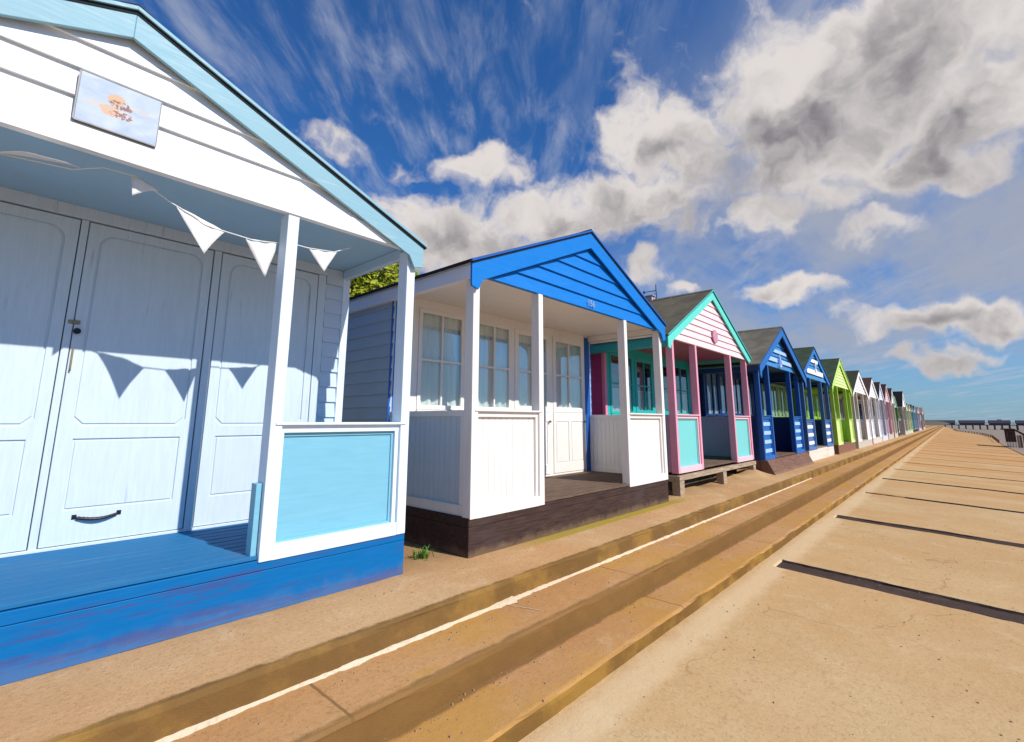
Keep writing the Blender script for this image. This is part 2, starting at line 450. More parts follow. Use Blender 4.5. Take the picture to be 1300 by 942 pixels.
def front_glazed(leaves, zl=1.44, zh=2.80, splits=(2.12,), doors=(), ct=None):
    """leaves: (x0,x1,cols,curtain,is_door) in hut-local x"""
    def f(hut, c, hw, D, zd, ze):
        holes, lv = [], leaves(hw) if callable(leaves) else leaves
        for (a, b, n, cu, dr) in lv:
            holes.append(rect(a+.004, b-.004, (zd+.03) if dr else zl-.002, zh+.002))
        bm = NB(); plate(bm, rect(-hw+.05, hw-.05, zd, ze+.03), holes, D, D+.05)
        for (a, b, n, cu, dr) in lv:
            if not dr:   # matchboard field below the window
                box(bm, a+.05, b-.05, D-.008, D+.001, zd+.14, zl-.16)
        obj('front_wall', bm, c['frontwall'], hut, .003)
        for (a, b, n, cu, dr) in lv:
            if dr:
                bm = NB(); m = (a+b)/2
                panelled(bm, a+.006, b-.006, zd+.035, zl-.001, D-.010, [rect(a+.085, m-.04, zd+.20, zl-.16), rect(m+.04, b-.085, zd+.20, zl-.16)])
                d = obj('door', bm, c['door'], hut, .003)
                window_unit(d, a+.006, b-.006, zl, zh, D-.010, c['door'], n, splits, cu, ct, frame=.09)
                bm = NB(); cyl(bm, (b-.05, D-.01, 1.3), (b-.05, D-.05, 1.3), .016, .02, 12); obj('knob', bm, BRASS, d)
            else:
                window_unit(hut, a+.006, b-.006, zl, zh, D-.014, c['door'], n, splits, cu, ct)
                bm = NB(); box(bm, a-.01, b+.01, D-.045, D-.0165, zl-.045, zl-.004); obj('sill', bm, c['door'], hut, .004)
    return f

def numbers(txt, parent, x, y, z, size, mat, ext=.003, name='number'):
    cu = bpy.data.curves.new('t', 'FONT'); cu.body = txt; cu.size = size; cu.extrude = ext; cu.align_x = 'CENTER'; cu.align_y = 'CENTER'
    tmp = bpy.data.objects.new('t', cu); me = bpy.data.meshes.new_from_object(tmp); me.name = name
    bpy.data.objects.remove(tmp); bpy.data.curves.remove(cu)
    me.transform(__import__('mathutils').Matrix.Translation((x, y, z)) @ __import__('mathutils').Matrix.Rotation(R(90), 4, 'X'))
    o = bpy.data.objects.new(name, me); col.objects.link(o); me.materials.append(mat); o.parent = parent; return o

# ------------------------------------------------------------------ the huts
WHITE_B = (.70, .78, .86)
white_blue = paint((.68, .79, .90), .45, 'z')
pale_blue = paint((.185, .46, .60), .42, 'x', dirt=.04)
barge_blue = paint((.235, .43, .52), .5, 'x', wear=.12, dirt=.08, chip=(.42, .50, .52))
deck_blue = paint((.020, .150, .34), .6, 'x', wear=.16, chip=(.05, .20, .36), spec=.06)
fasc_blue = paint((.002, .13, .37), .5, 'x', wear=.42, dirt=.0, chip=(.045, .075, .24), spec=.12, splash=.16)
door_blue = paint((.585, .68, .755), .42, 'z', dirt=.06, wear=.04, chip=(.42, .46, .48))
warm_white = paint((.80, .765, .72), .5, 'z', dirt=.12)
warm_white_x = paint((.80, .765, .72), .5, 'x', dirt=.08)
cobalt = paint((.001, .175, .58), .5, 'x', dirt=.0)
dark_plinth = wood((.062, .036, .030))
brown_deck = wood((.155, .10, .07))
turq = paint((.13, .66, .56), .45, 'x', dirt=.03); pink = paint((.80, .34, .44), .45, 'z', dirt=.03)
pink_frame = paint((.86, .52, .58), .45, 'x', dirt=.03)
pink_light = paint((.88, .62, .65), .5, 'x', dirt=.02); cyan = paint((.18, .58, .56), .42, 'z', dirt=.02)
teal = paint((.02, .44, .40), .45, 'z', dirt=.03); magenta = paint((.50, .06, .20), .45, 'y', dirt=.05)
navy = paint((.010, .045, .16), .42, 'z', dirt=.03); blue4 = paint((.012, .13, .42), .42, 'x', dirt=.03); blue4g = paint((.05, .23, .54), .45, 'x', dirt=.03)
skyb = paint((.36, .56, .85), .5, 'x', dirt=.02); pure = paint((.84, .85, .85), .5, 'x', dirt=.05)
lime = paint((.26, .48, .01), .5, 'z', dirt=.05); lime_l = paint((.66, .84, .30), .5, 'x', dirt=.03)
tan = paint((.52, .47, .38), .6, 'z', wear=.05); cream = paint((.70, .64, .52), .6, 'z'); lilac = paint((.58, .58, .70), .5, 'x')
felt_brown = felt((.15, .125, .085)); felt_black = felt((.035, .032, .03)); felt_green = felt((.055, .085, .045)); felt_dk = felt((.05, .055, .025))
CUR = (.62, .70, .72)

huts = []
def H(label, x0, x1, y, **k):
    d = dict(label=label, x0=x0, x1=x1, y=y); d.update(k); o = beach_hut(d); huts.append(o); return o

wallb = paint((.54, .64, .75), .5, 'x', dirt=.03)
HUT1 = H('pale blue and white beach hut with bunting and bright blue deck front', -1.92, 2.69, 3.70, D=1.25, B=3.2,
    zd=.385, ze=2.955, za=3.93, rw=2.36, zt=2.98, bw=.185, rail=1.294, seam=.80, gz=[2.925, 3.06, 3.24, 3.425, 3.61, 3.79], fascia=.14, pd=.13, fill='plain',
    posts=[(-2.305, -2.215), (-1.17, -1.083), (1.083, 1.17), (2.215, 2.305)], eb=.06,
    plinth=fasc_blue, deck=deck_blue, wall=wallb, corner=white_blue, side=paint((.62, .73, .84), .5, 'y'),
    soffit=paint((.34, .55, .70), .5, 'x'), beam=paint((.50, .66, .78), .5, 'y'), gable=paint((.77, .82, .87), .5, 'x', dirt=.05, wear=.05, chip=(.45, .45, .42)), roof=felt_black,
    barge=barge_blue, trim=barge_blue, post=white_blue, frame=white_blue, infill=pale_blue, door=door_blue, front=front_folding, eave=pale_blue)
# light blue board standing behind the inner post
bm = NB(); box(bm, 1.04, 1.078, .03, .12, .36, .87); obj('gate_batten', bm, pale_blue, HUT1, .004)

def leaves2(hw): return [(-1.85, -1.03, 2, (.86, .88, .87), False), (-.80, -.02, 2, (.86, .88, .87), False), (.06, .98, 2, (.86, .88, .87), True), (1.06, 2.05, 2, (.86, .88, .87), True)]
HUT2 = H('white beach hut with a bright blue gable numbered 156 on a dark brown plinth', 3.41, 7.92, 3.635, D=1.47, B=3.4,
    zd=.40, ze=2.90, za=4.0, rw=2.33, zt=2.97, bw=.235, rail=1.425, gb=.172, ax=0, pw=.085,
    posts=[(-2.255, -2.165), (-1.155, -1.07), (.955, 1.04), (2.165, 2.255)],
    plinth=dark_plinth, deck=brown_deck, wall=warm_white_x, side=paint((.42, .50, .58), .5, 'y'), cb=.19, cs=-.004, sidefill_left=paint((.52, .60, .68), .5, 'z'), corner=paint((.012, .10, .40), .4, 'z', dirt=.0),  # side wall and left infill paints darkened and blued to carry their shade
    soffit=paint((.80, .74, .68), .5, 'x', dirt=.06), beam=warm_white_x, gable=cobalt, roof=felt_black, barge=cobalt, trim=paint((.01, .10, .42), .5, 'x', dirt=0),
    post=warm_white, frame=warm_white, infill=warm_white, door=warm_white, frontwall=warm_white,
    eave=paint((.78, .77, .78), .5, 'y', dirt=.05), front=front_glazed(leaves2, 1.46, 2.80, (2.11,)))
numbers('156', HUT2, 0.0, -.038, 2.945, .125, plain('steel_numerals', (.45, .50, .55), .4, .3, 0))

def leaves3(hw): return [(-2.05, -1.05, 2, (.50, .60, .66), False), (-.95, -.05, 2, (.16, .50, .48), True), (.05, .95, 2, (.16, .50, .48), True), (1.05, 2.05, 2, (.5, .6, .66), False)]
HUT3 = H('pink beach hut with turquoise bargeboards and cyan panels, raised on an open timber frame', 8.62, 13.10, 3.75, D=1.45, B=3.0,
    zd=.425, ze=2.88, za=4.20, rw=2.50, zt=2.86, bw=.19, rail=1.43, gb=.148, base='frame', pd=.12, fill='plain',
    posts=[(-2.24, -2.16), (-1.12, -1.04), (.98, 1.06), (2.16, 2.24)],
    plinth=wood((.42, .32, .22)), deck=wood((.17, .105, .075)), wall=paint((.50, .06, .20), .45, 'x'), side=magenta, corner=paint((.74, .22, .36), .45, 'z'),
    soffit=paint((.40, .10, .16), .5, 'x'), beam=paint((.10, .42, .40), .5, 'y'), gable=pink_light, roof=felt_brown, barge=turq, trim=paint((.05, .50, .46), .5, 'x'),
    post=pink, frame=pink_frame, infill=cyan, sidefill=paint((.58, .27, .42), .5, 'z'), sidefill_left=teal, sideframe=paint((.50, .28, .42), .5, 'y'),
    door=teal, frontwall=teal, eave=paint((.04, .40, .38), .5, 'y'), front=front_glazed(leaves3, 1.46, 2.74, (2.1,), ct=2.0))
bm = NB(); cyl(bm, (.02, -.03, 3.17), (.02, -.055, 3.17), .15, .15, 28); obj('round_plaque', bm, plain('mauve_plaque', (.56, .27, .34), .6, 0, .1), HUT3, .004)
# roof fitting: cowl and pole of the pink hut
bm = NB(); cyl(bm, (0, 1.28, 4.15), (0, 1.28, 4.62), .012, .010, 8); cyl(bm, (0, 1.28, 4.47), (0, 1.62, 4.47), .009, .009, 6); cyl(bm, (0, 1.60, 4.44), (0, 1.60, 4.51), .02, .02, 8)
obj('vane_pole', bm, IRON, HUT3)
bm = NB(); box(bm, -.08, .08, 1.36, 1.62, 4.12, 4.33); box(bm, -.10, .10, 1.33, 1.65, 4.33, 4.36); obj('chimney', bm, plain('pale_render', (.5, .38, .36), .8), HUT3, .01)

def curtained(cur, n=4, lo=-.0):
    def f(hw):
        w = 2*(hw-.12)/n
        return [(-hw+.12+w*i+.03, -hw+.12+w*(i+1)-.03, 2, cur, 0 < i < n-1) for i in range(n)]
    return f
HUT4 = H('dark blue beach hut with pale blue stripes beside the pink hut', 13.5, 18.0, 3.60, D=1.4, B=2.9,
    zd=.38, ze=2.86, za=4.03, rw=2.62, zt=2.72, bw=.24, rail=1.45, base='slope', fill='plain', stripes=4, eb=.14, tail=.10,
    posts=[(-2.25, -2.16), (-1.32, -1.22), (1.10, 1.20), (2.16, 2.25)],
    plinth=wood((.19, .10, .07)), deck=wood((.18, .11, .08)), wall=navy, side=paint((.01, .045, .16), .42, 'y'), soffit=navy, beam=navy, gable=blue4g, roof=felt((.19, .165, .12)), by=.17,
    barge=blue4, trim=paint((.008, .07, .26), .5, 'x'), post=paint((.012, .09, .33), .42, 'z', dirt=0), frame=blue4, infill=blue4, stripe=skyb, sidefill=navy, sideframe=navy, door=navy, frontwall=navy, front=front_glazed(curtained((.42, .50, .56)), 1.46, 2.72, ()))
def bars(hut, mat, spec, y=-.047):
    for (a, b, z0, z1) in spec:
        bm = NB(); prism(bm, [(a+.03, z0), (b-.03, z0), (b, z1), (a, z1)], y, y+.015); obj('painted_board', bm, mat, hut, .003)
bars(HUT4, skyb, [(-1.05, .85, 3.26, 3.36), (-1.35, -.30, 2.98, 3.10), (.12, 1.35, 2.98, 3.10)])
def anchor(hut, x, z, s, mat, y=-.062):
    bm = NB(); 
    cyl(bm, (x, y, z-.45*s), (x, y, z+.35*s), .05*s, .05*s, 8); cyl(bm, (x-.2*s, y, z+.2*s), (x+.2*s, y, z+.2*s), .045*s, .045*s, 8)
    pts = [(x+.36*s*math.cos(t), y, z-.1*s+.36*s*math.sin(t)) for t in [R(a) for a in range(200, 341, 14)]]
    for p, q in zip(pts, pts[1:]): cyl(bm, p, q, .05*s, .05*s, 8)
    pts = [(x+.09*s*math.cos(t), y, z+.43*s+.09*s*math.sin(t)) for t in [R(a) for a in range(0, 361, 45)]]
    for p, q in zip(pts, pts[1:]): cyl(bm, p, q, .03*s, .03*s, 6)
    obj('anchor', bm, mat, hut)
anchor(HUT4, -.08, 3.03, .36, paint((.50, .58, .92), .5, 'x'))
HUT5 = H('blue beach hut with bold white stripes on a whitewashed box plinth', 18.5, 22.95, 3.58, D=1.3, B=2.8,
    zd=.40, ze=2.84, za=4.0, rw=2.55, zt=2.80, bw=.2, rail=1.36, base='boards', fill='plain', stripes=3, eb=.14,
    posts=[(-2.225, -2.14), (-1.02, -.93), (.93, 1.02), (2.14, 2.225)],
    plinth=paint((.70, .64, .54), .6, 'x', wear=.25, chip=(.42, .36, .28)), deck=wood((.3, .24, .18)), wall=navy, side=paint((.01, .05, .18), .42, 'y'), soffit=navy, beam=paint((.02, .10, .28), .5, 'y'), gable=paint((.05, .22, .50), .5, 'x'), roof=felt_green,
    barge=paint((.02, .17, .48), .42, 'x', dirt=.02), trim=paint((.008, .07, .26), .5, 'x'), post=paint((.06, .15, .34), .42, 'z'), frame=paint((.07, .17, .40), .42, 'x'), infill=paint((.07, .17, .40), .42, 'x'), stripe=pure,
    sidefill=navy, sideframe=navy, door=paint((.25, .40, .12), .5, 'z'), frontwall=paint((.015, .06, .16), .5, 'z'), front=front_glazed(curtained((.5, .58, .45)), 1.4, 2.70, ()))
bars(HUT5, pure, [(-.75, .55, 3.42, 3.55), (-1.5, 1.35, 2.98, 3.15)]); anchor(HUT5, -.05, 3.28, .38, pure)
HUT6 = H('lime green beach hut with pale lime slatted panels and gable', 23.5, 28.1, 3.50, D=1.2, B=2.8,
    zd=.40, ze=2.82, za=4.05, rw=2.62, zt=2.74, bw=.22, rail=1.40, base='boards', fill='lap', eb=.14, gb=.13,
    plinth=wood((.26, .13, .08)), deck=wood((.2, .13, .1)), wall=lime, side=paint((.22, .40, .004), .5, 'y'), soffit=lime, beam=lime, gable=lime_l, roof=felt_green,
    barge=paint((.46, .72, .10), .5, 'x', dirt=.02), trim=lime_l, post=paint((.42, .66, .06), .5, 'z'), frame=lime_l, infill=lime_l, door=lime, frontwall=lime, front=front_glazed(curtained((.34, .56, .12)), 1.44, 2.66, ()))
white = paint((.85, .85, .85), .5, 'x'); whitez = paint((.85, .85, .85), .5, 'z'); grey_w = paint((.62, .62, .66), .5, 'z')
far = dict(D=1.2, B=2.6, zd=.36, ze=2.82, rail=1.40)
HUT7 = H('broad white beach hut with tan side walls beside the lime green hut', 29.1, 34.6, 3.50, **far, za=3.97, rw=3.05, zt=2.70, bw=.2,
    posts=[(-2.75, -2.6), (-1.5, -1.35), (.9, 1.05), (2.6, 2.75)], plinth=tan, deck=wood((.3, .25, .2)), wall=paint((.50, .45, .38), .6, 'y'), soffit=white, beam=tan, gable=white, roof=felt_dk, barge=white, post=paint((.60, .54, .44), .6, 'z'),
    frame=white, infill=white, door=paint((.28, .22, .18), .5, 'z'), frontwall=paint((.55, .50, .42), .6, 'z'), front=front_glazed(curtained((.45, .42, .4), 4), 1.4, 2.6, ()))
HUT8 = H('white gabled beach hut with a reddish brown roof, next to the broad tan sided hut', 35.6, 40.6, 3.55, **far, za=4.0, rw=2.8, zt=2.68, bw=.2,
    plinth=paint((.6, .56, .5), .6, 'x'), deck=wood((.3, .25, .2)), wall=tan, soffit=white, beam=white, gable=white, roof=felt((.09, .045, .035)), barge=white, post=whitez,
    frame=white, infill=white, door=paint((.35, .33, .32), .5, 'z'), frontwall=grey_w, front=front_glazed(curtained((.5, .5, .5), 4), 1.4, 2.6, ()))
HUT9 = H('beach hut with a pale bluish gable and navy doors between white and pink huts', 40.95, 44.6, 3.55, **far, za=4.0, rw=2.0, zt=2.72, bw=.18,
    plinth=grey_w, deck=wood((.3, .25, .2)), wall=paint((.55, .60, .70), .5, 'x'), soffit=white, beam=white, gable=paint((.66, .72, .84), .5, 'x'), roof=felt_black, barge=paint((.68, .72, .84), .5, 'x'), post=grey_w,
    frame=paint((.55, .56, .70), .5, 'x'), infill=paint((.55, .56, .70), .5, 'x'), door=navy, frontwall=navy, front=front_glazed(curtained((.1, .14, .3), 3), 1.4, 2.6, ()))
HUT10 = H('small rose pink beach hut with a dark maroon roof side', 45.1, 49.3, 3.55, **far, za=4.10, rw=2.25, zt=2.78, bw=.18,
    plinth=tan, deck=wood((.3, .25, .2)), wall=paint((.62, .38, .40), .5, 'x'), soffit=white, beam=pink_frame, gable=paint((.74, .50, .52), .5, 'x'), roof=felt((.055, .025, .025)), barge=paint((.74, .50, .52), .5, 'x'), post=paint((.62, .38, .42), .5, 'z'),
    frame=paint((.66, .46, .48), .5, 'x'), infill=paint((.66, .46, .48), .5, 'x'), door=paint((.58, .40, .42), .5, 'z'), frontwall=paint((.60, .42, .44), .5, 'z'), front=front_glazed(curtained((.5, .35, .36), 3), 1.4, 2.6, ()))
HUT11 = H('narrow cream beach hut with a bright white gable beside the rose pink hut', 49.6, 52.6, 3.5, **far, za=3.98, rw=1.65, zt=2.8, bw=.2,
    plinth=tan, deck=wood((.3, .25, .2)), wall=tan, soffit=white, beam=white, gable=pure, roof=felt_black, barge=pure, post=paint((.62, .55, .44), .5, 'z'),
    frame=tan, infill=paint((.66, .60, .48), .5, 'x'), door=tan, frontwall=tan, front=front_glazed(curtained((.5, .46, .4), 2), 1.4, 2.6, ()))
HUT12 = H('low dark green beach hut with a pale mint gable and white panels', 52.9, 56.3, 3.6, **(far | dict(ze=2.55, rail=1.3)), za=3.55, rw=1.9, zt=2.5, bw=.16,
    plinth=wood((.06, .05, .04)), deck=wood((.1, .08, .06)), wall=paint((.02, .15, .07), .5, 'x'), soffit=white, beam=teal, gable=paint((.25, .58, .40), .5, 'x'), roof=felt_black, barge=paint((.30, .62, .44), .5, 'x'), post=paint((.02, .17, .08), .5, 'z'),
    frame=pure, infill=pure, door=paint((.02, .16, .08), .5, 'z'), frontwall=paint((.02, .15, .07), .5, 'z'), front=front_glazed(curtained((.1, .3, .2), 2), 1.4, 2.4, ()))
HUT13 = H('tall tan walled beach hut with black roof and white bargeboards', 61.3, 66.6, 3.5, **(far | dict(B=4.2)), za=4.30, rw=2.8, zt=2.75, bw=.3,
    plinth=tan, deck=wood((.3, .25, .2)), wall=paint((.56, .50, .40), .6, 'y'), soffit=white, beam=tan, gable=pure, roof=felt((.004, .004, .004)), barge=pure, post=tan,
    frame=tan, infill=tan, door=tan, frontwall=tan, front=front_glazed(curtained((.5, .5, .45), 3), 1.4, 2.6, ()))
def low(label, x0, x1, rgb, roof, y=3.55, za=3.2, **k):
    m = paint(rgb, .55, 'z'); mx = paint(rgb, .55, 'x')
    d = dict(D=1.0, B=2.6, zd=.34, ze=2.50, rail=1.35, za=za, rw=(x1-x0)/2+.1, zt=2.55, bw=.14, plinth=mx, deck=wood((.3, .25, .2)), wall=mx, soffit=mx, beam=mx, gable=mx, roof=roof, barge=mx, post=m, frame=mx, infill=mx, door=m, frontwall=m,
         front=front_glazed(curtained(tuple(c*.8 for c in rgb), 3), 1.35, 2.35, ())); d.update(k)
    return H(label, x0, x1, y, **d)
low('pale green low beach hut with a shallow roof, seen far down the row', 67.2, 71.0, (.46, .62, .40), felt_green)
low('cream yellow low beach hut with a shallow roof next to the pale green one', 71.4, 75.2, (.62, .62, .36), felt((.2, .17, .12)))
low('teal beach hut standing on a dark plinth far along the row', 76.0, 80.6, (.16, .40, .44), felt_black, za=3.3, plinth=wood((.04, .03, .03)))
low('grey blue beach hut just beyond the teal one', 81.0, 86.4, (.30, .44, .54), felt_black, za=3.3, plinth=wood((.04, .03, .03)))
low('lilac beach hut with a brown doorway near the far end', 90.0, 97.0, (.55, .50, .60), felt((.2, .15, .12)), za=3.35, frontwall=paint((.20, .08, .06), .6, 'z'))
low('last tan beach hut at the far end of the row', 104.0, 112.0, (.52, .42, .32), felt((.24, .18, .14)), za=3.55)

# ------------------------------------------------------------------ bunting on the first hut
def bunting(name, label, pts, flags, ends):
    """pts: string points; flags: list of (a, b, tip, sag vector) world points"""
    root = empty(name, pts[0], label, 'bunting', 'bunting under the first hut gable'); o = Vector(pts[0])
    bm = NB()
    for p, q in zip(pts, pts[1:]): cyl(bm, Vector(p)-o, Vector(q)-o, .004, n=6)
    obj('cord', bm, CL, root)
    for a, b, t, bulge in flags:
        bm = NB(); n = 8; a, b, t, bulge = [Vector(v) for v in (a, b, t, bulge)]
        grid = {}
        for i in range(n+1):
            for k in range(n+1-i):
                u, v = k/n, i/n; w = 1-u-v
                p = a*w+b*u+t*v + bulge*(4*w*u+4*u*v+4*w*v)*.5 + Vector((0, .004*math.sin(u*14+v*5), 0))
                grid[i, k] = bm.verts.new(p-o)
        for i in range(n):
            for k in range(n-i):
                bm.faces.new((grid[i, k], grid[i, k+1], grid[i+1, k]))
                if k < n-i-1: bm.faces.new((grid[i, k+1], grid[i+1, k+1], grid[i+1, k]))
        ob = obj('pennant', bm, CL, root, 0, True)
        s_ = ob.modifiers.new('thick', 'SOLIDIFY'); s_.thickness = .0015
    return root
CL = cloth((.84, .84, .83))
yB = 3.83
bunting('bunting_string', 'white triangular bunting hung in a swag left of the inner porch post',
    [(-.95, yB, 2.91), (-.55, yB, 2.84), (-.10, yB, 2.80), (.22, yB, 2.83), (.36, yB, 2.90), (.52, yB, 2.905), (.72, yB, 2.80), (1.0, yB, 2.695), (1.28, yB, 2.68), (1.47, yB, 2.71)],
    [((-.62, yB, 2.855), (-.36, yB, 2.82), (-.47, yB+.02, 2.60), (0, .01, 0)),
     ((-.10, yB, 2.80), (.27, yB, 2.855), (.02, yB-.17, 2.785), (0, -.01, .01)),
     ((.50, yB, 2.905), (.66, yB, 2.85), (.515, yB-.03, 2.755), (.0, .0, .03)),
     ((.76, yB, 2.785), (1.08, yB, 2.688), (.95, yB-.05, 2.47), (.0, .03, .02)),
     ((1.22, yB, 2.682), (1.465, yB, 2.71), (1.39, yB+.01, 2.41), (0, .012, 0))], None)
bunting('bunting_string', 'short end of white bunting with one small pennant between the two right porch posts',
    [(1.56, yB, 2.735), (1.70, yB, 2.735), (1.93, yB, 2.76), (2.08, yB, 2.84)],
    [((1.71, yB, 2.736), (1.96, yB, 2.767), (1.85, yB-.01, 2.56), (0, .01, 0))], None)

# painted plaque on the first gable
m, t, b, co = base_mat('seascape_painting')
n1 = t.noise(t.mapping(co, (3, 3, 5)), 1.6, 5, .6, .6)
c = t.mix(t.ramp(n1, .3, .7), (.27, .36, .50), (.42, .49, .57))
sx = t.new('ShaderNodeSeparateXYZ'); t.l.new(co, sx.inputs[0])
def blob(px, pz, a, bb, n=None):
    e = t.math('SQRT', t.math('ADD', t.math('POWER', t.math('DIVIDE', t.math('SUBTRACT', sx.outputs[0], px), a), 2), t.math('POWER', t.math('DIVIDE', t.math('SUBTRACT', sx.outputs[2], pz), bb), 2)))
    wob = t.noise(t.mapping(co, (1, 1, 1), loc=(px*7, 0, 0)), 22, 3, .6)
    return t.ramp(t.math('ADD', e, t.math('MULTIPLY', t.math('SUBTRACT', wob, .5), 1.1)), 1.05, .85)
c = t.mix(t.math('MULTIPLY', blob(-.09, -.02, .10, .02), .5), c, (.52, .40, .30)); c = t.mix(t.math('MULTIPLY', blob(.11, .03, .07, .02), .4), c, (.54, .44, .33))
c = t.mix(blob(-.02, .05, .042, .042), c, (.50, .29, .16)); c = t.mix(blob(-.05, -.035, .05, .04), c, (.50, .32, .22))
sp = t.ramp(t.noise(co, 48, 3, .6), .47, .50)
c = t.mix(t.math('MULTIPLY', blob(.005, .02, .06, .030), sp), c, (.16, .04, .02)); c = t.mix(t.math('MULTIPLY', blob(.01, -.04, .055, .028), sp), c, (.22, .06, .03))
t.l.new(c, b.inputs['Base Color']); b.inputs['Roughness'].default_value = .5
pq = empty('plaque', (.377, 3.678, 3.24), 'rectangular painted plaque of shells on a pale sky, screwed to the white gable', 'plaque')
bm = NB(); box(bm, -.2, .2, -.018, .004, -.16, .16); obj('board', bm, m, pq, .002)
bm = NB(); box(bm, -.203, .203, -.021, .006, .1605, .167); box(bm, -.203, .203, -.021, .006, -.167, -.1605); box(bm, -.208, -.2005, -.018, .004, -.16, .16); box(bm, .2005, .205, -.018, .004, -.16, .16)
obj('edge_strip', bm, plain('dull_metal_strip', (.20, .19, .19), .5, .2, 0), pq)

# ------------------------------------------------------------------ ground
def sand_ground(name, c0, c1, patch, rough=.9, stain=None, extra=None):
    m, t, b, co = base_mat(name)
    n1 = t.noise(co, .55, 6, .62); n2 = t.noise(t.mapping(co, (1, 1, 1), loc=(5, 2, 0)), 2.3, 6, .68, .5); n3 = t.noise(co, 120, 3, .75); n4 = t.noise(co, 14, 5, .7)
    c = t.mix(t.ramp(n1, .32, .68), c0, c1); c = t.mix(t.ramp(n2, .50, .72, 0, .6), c, patch)
    c = t.mix(t.ramp(n4, .45, .75, 0, .30), c, tuple(k*.66 for k in c0))
    c = t.mix(t.ramp(n3, .52, .72, 0, .35), c, tuple(k*.5 for k in c0))
    ag = t.new('ShaderNodeTexVoronoi'); t.put(ag.inputs['Vector'], co); ag.inputs['Scale'].default_value = 75
    c = t.mix(t.ramp(ag.outputs['Distance'], .22, .10, 0, .45), c, tuple(k*1.25 for k in patch))
    n5 = t.noise(co, 38, 4, .75); c = t.mix(t.ramp(n5, .50, .66, 0, .42), c, tuple(k*.55 for k in c1))
    wv = t.vm('ADD', co, t.vm('MULTIPLY', t.vm('SUBTRACT', (lambda q: (t.put(q.inputs['Vector'], co), q.inputs['Scale'].__setattr__('default_value', 2.2), q.inputs['Detail'].__setattr__('default_value', 5), q.outputs['Color'])[3])(t.new('ShaderNodeTexNoise')), (.5, .5, .5)), (.7, .7, .7)))
    cr = t.new('ShaderNodeTexVoronoi', feature='DISTANCE_TO_EDGE'); t.put(cr.inputs['Vector'], wv); cr.inputs['Scale'].default_value = .42
    crk = t.math('MULTIPLY', t.ramp(cr.outputs['Distance'], .006, .001), t.ramp(t.noise(co, .9, 3), .5, .62))
    c = t.mix(t.math('MULTIPLY', crk, .4), c, tuple(k*.35 for k in c1))
    if extra: c = extra(t, co, c)
    t.l.new(c, b.inputs['Base Color']); b.inputs['Roughness'].default_value = rough; b.inputs['Specular IOR Level'].default_value = .08
    bump(t, b, t.math('ADD', t.math('MULTIPLY', n3, .5), t.math('ADD', n4, t.math('MULTIPLY', n2, 1.5))), .35, .02)
    return m
def band(t, co, comp, lo, hi, soft, wob=.06, sc_=3.):
    s_ = t.new('ShaderNodeSeparateXYZ'); t.l.new(co, s_.inputs[0])
    v = t.math('ADD', s_.outputs[comp], t.math('MULTIPLY', t.math('SUBTRACT', t.noise(co, sc_, 5, .65), .5), wob*2))
    return t.math('MULTIPLY', t.ramp(v, lo-soft, lo+soft), t.ramp(v, hi+soft, hi-soft))
SAND = (.57, .355, .18); SAND2 = (.50, .275, .12); SANDL = (.66, .47, .28)
def ex_plat(t, co, c):
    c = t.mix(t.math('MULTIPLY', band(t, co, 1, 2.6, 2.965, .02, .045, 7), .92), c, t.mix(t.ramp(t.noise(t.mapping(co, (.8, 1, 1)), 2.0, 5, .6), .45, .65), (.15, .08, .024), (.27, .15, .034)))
    # yellow algae along the foot of the second hut
    bx = band(t, co, 0, 4.3, 8.3, .5); by = band(t, co, 1, 3.47, 3.66, .025, .05, 6)
    c = t.mix(t.math('MULTIPLY', t.math('MULTIPLY', bx, by), .85), c, (.36, .27, .03))
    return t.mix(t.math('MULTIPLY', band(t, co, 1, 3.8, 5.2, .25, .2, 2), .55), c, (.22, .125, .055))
def ex_step(t, co, c):
    g = t.ramp(t.noise(t.mapping(co, (.5, 1, 1)), 1.4, 4, .6), .45, .62)
    c = t.mix(t.math('MULTIPLY', g, .7), c, (.47, .25, .055))
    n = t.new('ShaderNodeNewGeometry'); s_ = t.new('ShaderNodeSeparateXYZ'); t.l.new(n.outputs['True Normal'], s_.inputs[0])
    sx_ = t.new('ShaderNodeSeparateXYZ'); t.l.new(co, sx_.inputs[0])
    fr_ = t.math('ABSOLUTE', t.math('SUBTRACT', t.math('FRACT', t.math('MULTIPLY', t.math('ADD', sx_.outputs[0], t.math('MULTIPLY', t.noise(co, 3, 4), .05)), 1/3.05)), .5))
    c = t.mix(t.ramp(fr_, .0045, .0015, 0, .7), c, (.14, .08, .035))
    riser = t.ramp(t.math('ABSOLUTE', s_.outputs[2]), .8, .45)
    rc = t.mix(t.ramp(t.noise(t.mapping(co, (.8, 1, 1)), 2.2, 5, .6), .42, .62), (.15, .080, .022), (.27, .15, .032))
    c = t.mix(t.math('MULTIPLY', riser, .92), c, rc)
    c = t.mix(t.math('MULTIPLY', band(t, co, 1, 2.38, 2.475, .02, .04, 6), .8), c, (.19, .10, .035))
    return c
def ex_prom(t, co, c):
        # dirt-brown tone that shows further along
    s_ = t.new('ShaderNodeSeparateXYZ'); t.l.new(co, s_.inputs[0])
    bands = t.noise(t.mapping(co, (.9, .12, 1)), 1.0, 4, .6)
    c = t.mix(t.math('MULTIPLY', t.ramp(s_.outputs[0], 12, 50, 0, .7), .8), c, (.50, .27, .11))
    c = t.mix(t.math('MULTIPLY', t.ramp(bands, .45, .62), t.ramp(s_.outputs[0], 8, 34, .15, 1.0)), c, (.50, .25, .09))
    return t.mix(t.math('MULTIPLY', band(t, co, 1, 1.70, 1.95, .08, .09, 5), .6), c, (.66, .49, .29))
